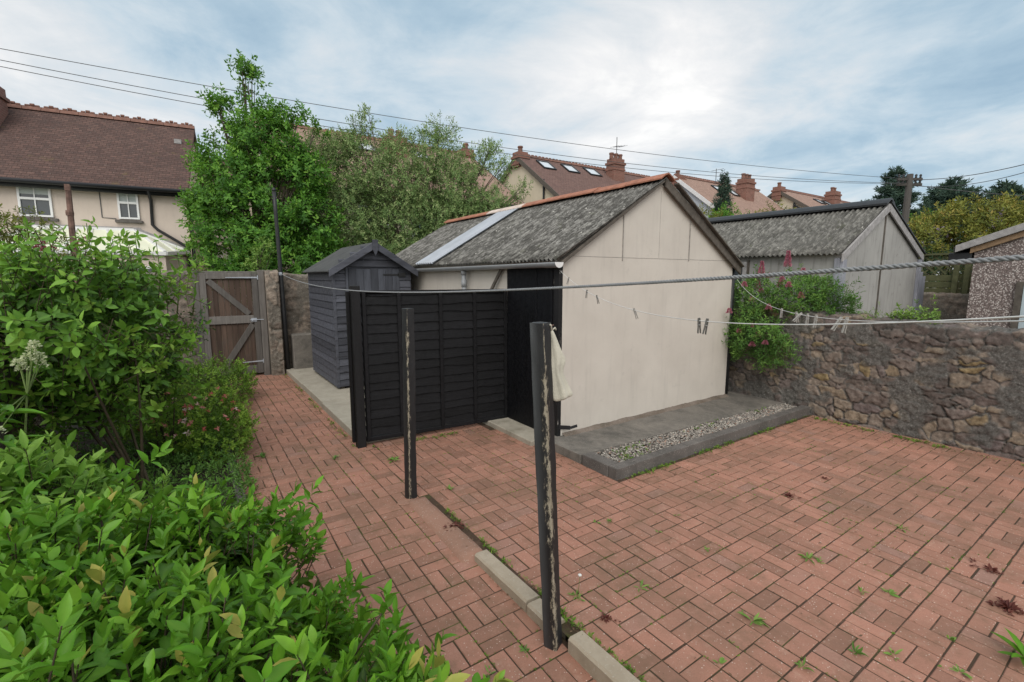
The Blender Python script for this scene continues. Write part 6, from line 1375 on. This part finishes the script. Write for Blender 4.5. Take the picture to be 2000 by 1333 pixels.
m = MB(); boulder(m, (1.90, 2.03, .122), (.011, .011, .007), 3, 10, 6); m.build('seedhead', M['line'], T, True)
T = thing('broadleaf_plant', 'big glossy green leaves poking in at the bottom right corner', 'plant', (3.44, .33, 0))
leaves('foliage', [(3.44, .33, .02)] * 9, [(-.8, -.1, .3), (-.7, .5, .25), (-.3, -.8, .35), (.2, .7, .4), (.8, 0, .3), (-.5, -.5, .8), (.3, -.4, .9), (-.9, .2, .5), (.5, .5, .6)], np.tile([[0, 0, 1.]], (9, 1)), .15, .24, np.linspace(.3, .7, 9), 'fine', M['lf_hedge'], T)

# dead leaves, twigs, moss tufts: nobody could count them
def flakes(n, xs, ys, z, s, zf=None):
    P = np.stack([RG.uniform(*xs, n), RG.uniform(*ys, n), np.full(n, z)], 1)
    if zf: P[:, 2] += [zf(x, y) for x, y, _ in P]
    return P
def edgeband(a, b, w, n):
    a = np.array(a); b = np.array(b); t = RG.uniform(0, 1, n)[:, None]; d = b - a; nn = np.array([-d[1], d[0]]) / np.linalg.norm(d); p = a + d * t + nn * ((np.abs(RG.normal(0, abs(w), n)) * np.sign(w)))[:, None]
    return np.stack([p[:, 0], p[:, 1], np.full(n, .006)], 1)
Q = [edgeband((1.62, 5.32), (3.5, 5.2), -.10, 420), edgeband((1.5, 5.4), (1.54, 10.4), .12, 420), edgeband((.32, 3.6), (.32, 8), -.14, 420), edgeband((7.18, 0), (7.18, 3.05), .16, 380), edgeband((7.25, 3.05), (3.32, 3.05), .09, 320), edgeband((3.31, 3.05), (3.31, 5.1), .10, 260), edgeband((1.70, 3.6), (1.70, .6), -.05, 300), edgeband((1.54, 2.7), (1.54, .8), .03, 90), flakes(260, (1.7, 7.1), (.1, 3.0), .005, 1), flakes(60, (1.7, 3.2), (3.0, 5.2), .005, 1), flakes(90, (.4, 1.5), (2, 10), .005, 1)]
for i in (7,): Q[i][:, 2] += [zpath(0, y) for y in Q[i][:, 1]]
for i in (2, 10): Q[i][:, 2] += [zpath(0, y) for y in Q[i][:, 1]]
P_ = np.concatenate(Q); n = len(P_); a = RG.uniform(0, 6.28, n); D_ = np.stack([np.cos(a), np.sin(a), RG.uniform(-.1, .35, n)], 1)
struct(leaves('leaf_litter', P_, D_, np.tile([[0, 0, 1.]], (n, 1)) + RG.normal(0, .4, (n, 3)), RG.uniform(.008, .03, n), RG.uniform(.12, .6, n), RG.uniform(0, 1, n), 'tiny', M['litter'], None), 'stuff')
Q = []; Q2 = []
for i in range(15000):
    x = RG.uniform(.4, 7.1); y = RG.uniform(.1, 9.5)
    if x < 1.55:
        if RG.uniform() < .55: x = .575 + MOD * round((x - .575) / MOD)
        else: y = -1.9 + MOD * round((y + 1.9) / MOD)
    elif x > 1.72 and y < 5.2 and not (x > 3.3 and y > 3.0):
        if RG.uniform() < .45: x = 2.305 + MOD * round((x - 2.305) / MOD)
        else: y = 1.6 + MOD * round((y - 1.6) / MOD)
    else: continue
    if x < .35: continue
    nn = mnoise.noise(Vector((x * 1.3, y * 1.3, 7))) + .6 * mnoise.noise(Vector((x * 5, y * 5, 2)))
    zz = (zpath(x, y) if x < 1.56 else 0) - .005
    if nn > .22: Q.append((x + RG.normal(0, .003), y + RG.normal(0, .003), zz))
    elif nn > -.25: Q2.append((x + RG.normal(0, .004), y + RG.normal(0, .004), zz + .003))
P_ = np.array(Q2); n = len(P_); D_ = unit(RG.normal(0, 1, (n, 3)) * np.array([[1, 1, .35]]) + np.array([[0, 0, .1]]))
struct(leaves('joint_debris', P_, D_, RG.normal(0, 1, (n, 3)), RG.uniform(.006, .016, n), RG.uniform(.3, .8, n), RG.uniform(0, 1, n), 'tiny', M['litter'], None), 'stuff')
Q += [tuple(q) for q in edgeband((7.25, 3.06), (3.32, 3.06), .03, 60)] + [tuple(q) for q in edgeband((7.16, 0), (7.16, 3), .05, 60)] + [tuple(q) for q in edgeband((1.5, 5.4), (1.54, 10.4), .04, 70)] + [tuple(q) for q in edgeband((1.71, 3.5), (1.72, .6), -.02, 90)]
EG = np.concatenate([edgeband((7.24, 3.05), (3.32, 3.05), .03, 260), edgeband((7.17, -.2), (7.17, 3.0), .045, 320), edgeband((1.5, 5.4), (1.54, 10.4), .03, 160), edgeband((1.70, 3.8), (1.71, .5), -.025, 240), edgeband((1.64, 5.30), (3.5, 5.18), -.04, 150), edgeband((.33, 3.5), (.36, 8), -.05, 200)])
EG = np.concatenate([EG, np.stack([RG.normal(3.75, .16, 60), RG.uniform(3.2, 3.5, 60), np.full(60, .085)], 1), np.stack([RG.uniform(3.7, 6.9, 50), RG.uniform(3.38, 3.5, 50), np.full(50, .085)], 1)])
EG = EG[np.array([mnoise.noise(Vector(p) * 2.2) > -.1 for p in EG])]; n = len(EG); D_ = unit(RG.normal(0, .5, (n, 3)) + np.array([[0, 0, .8]])); A = shoots(EG, D_, 7, .024, .45, (30, 90), .014, (.0, .7))
struct(leaves('edge_weeds', *A, 'tiny', M['lf_azalea'], None), 'stuff')
P_ = np.array(Q); n = len(P_); D_ = unit(RG.normal(0, .35, (n, 3)) + np.array([[0, 0, 1.]])); A = shoots(P_, D_, 5, .012, .55, (40, 90), .006, (.0, .6))
struct(leaves('joint_weeds', *A, 'tiny', M['lf_azalea'], None), 'stuff')
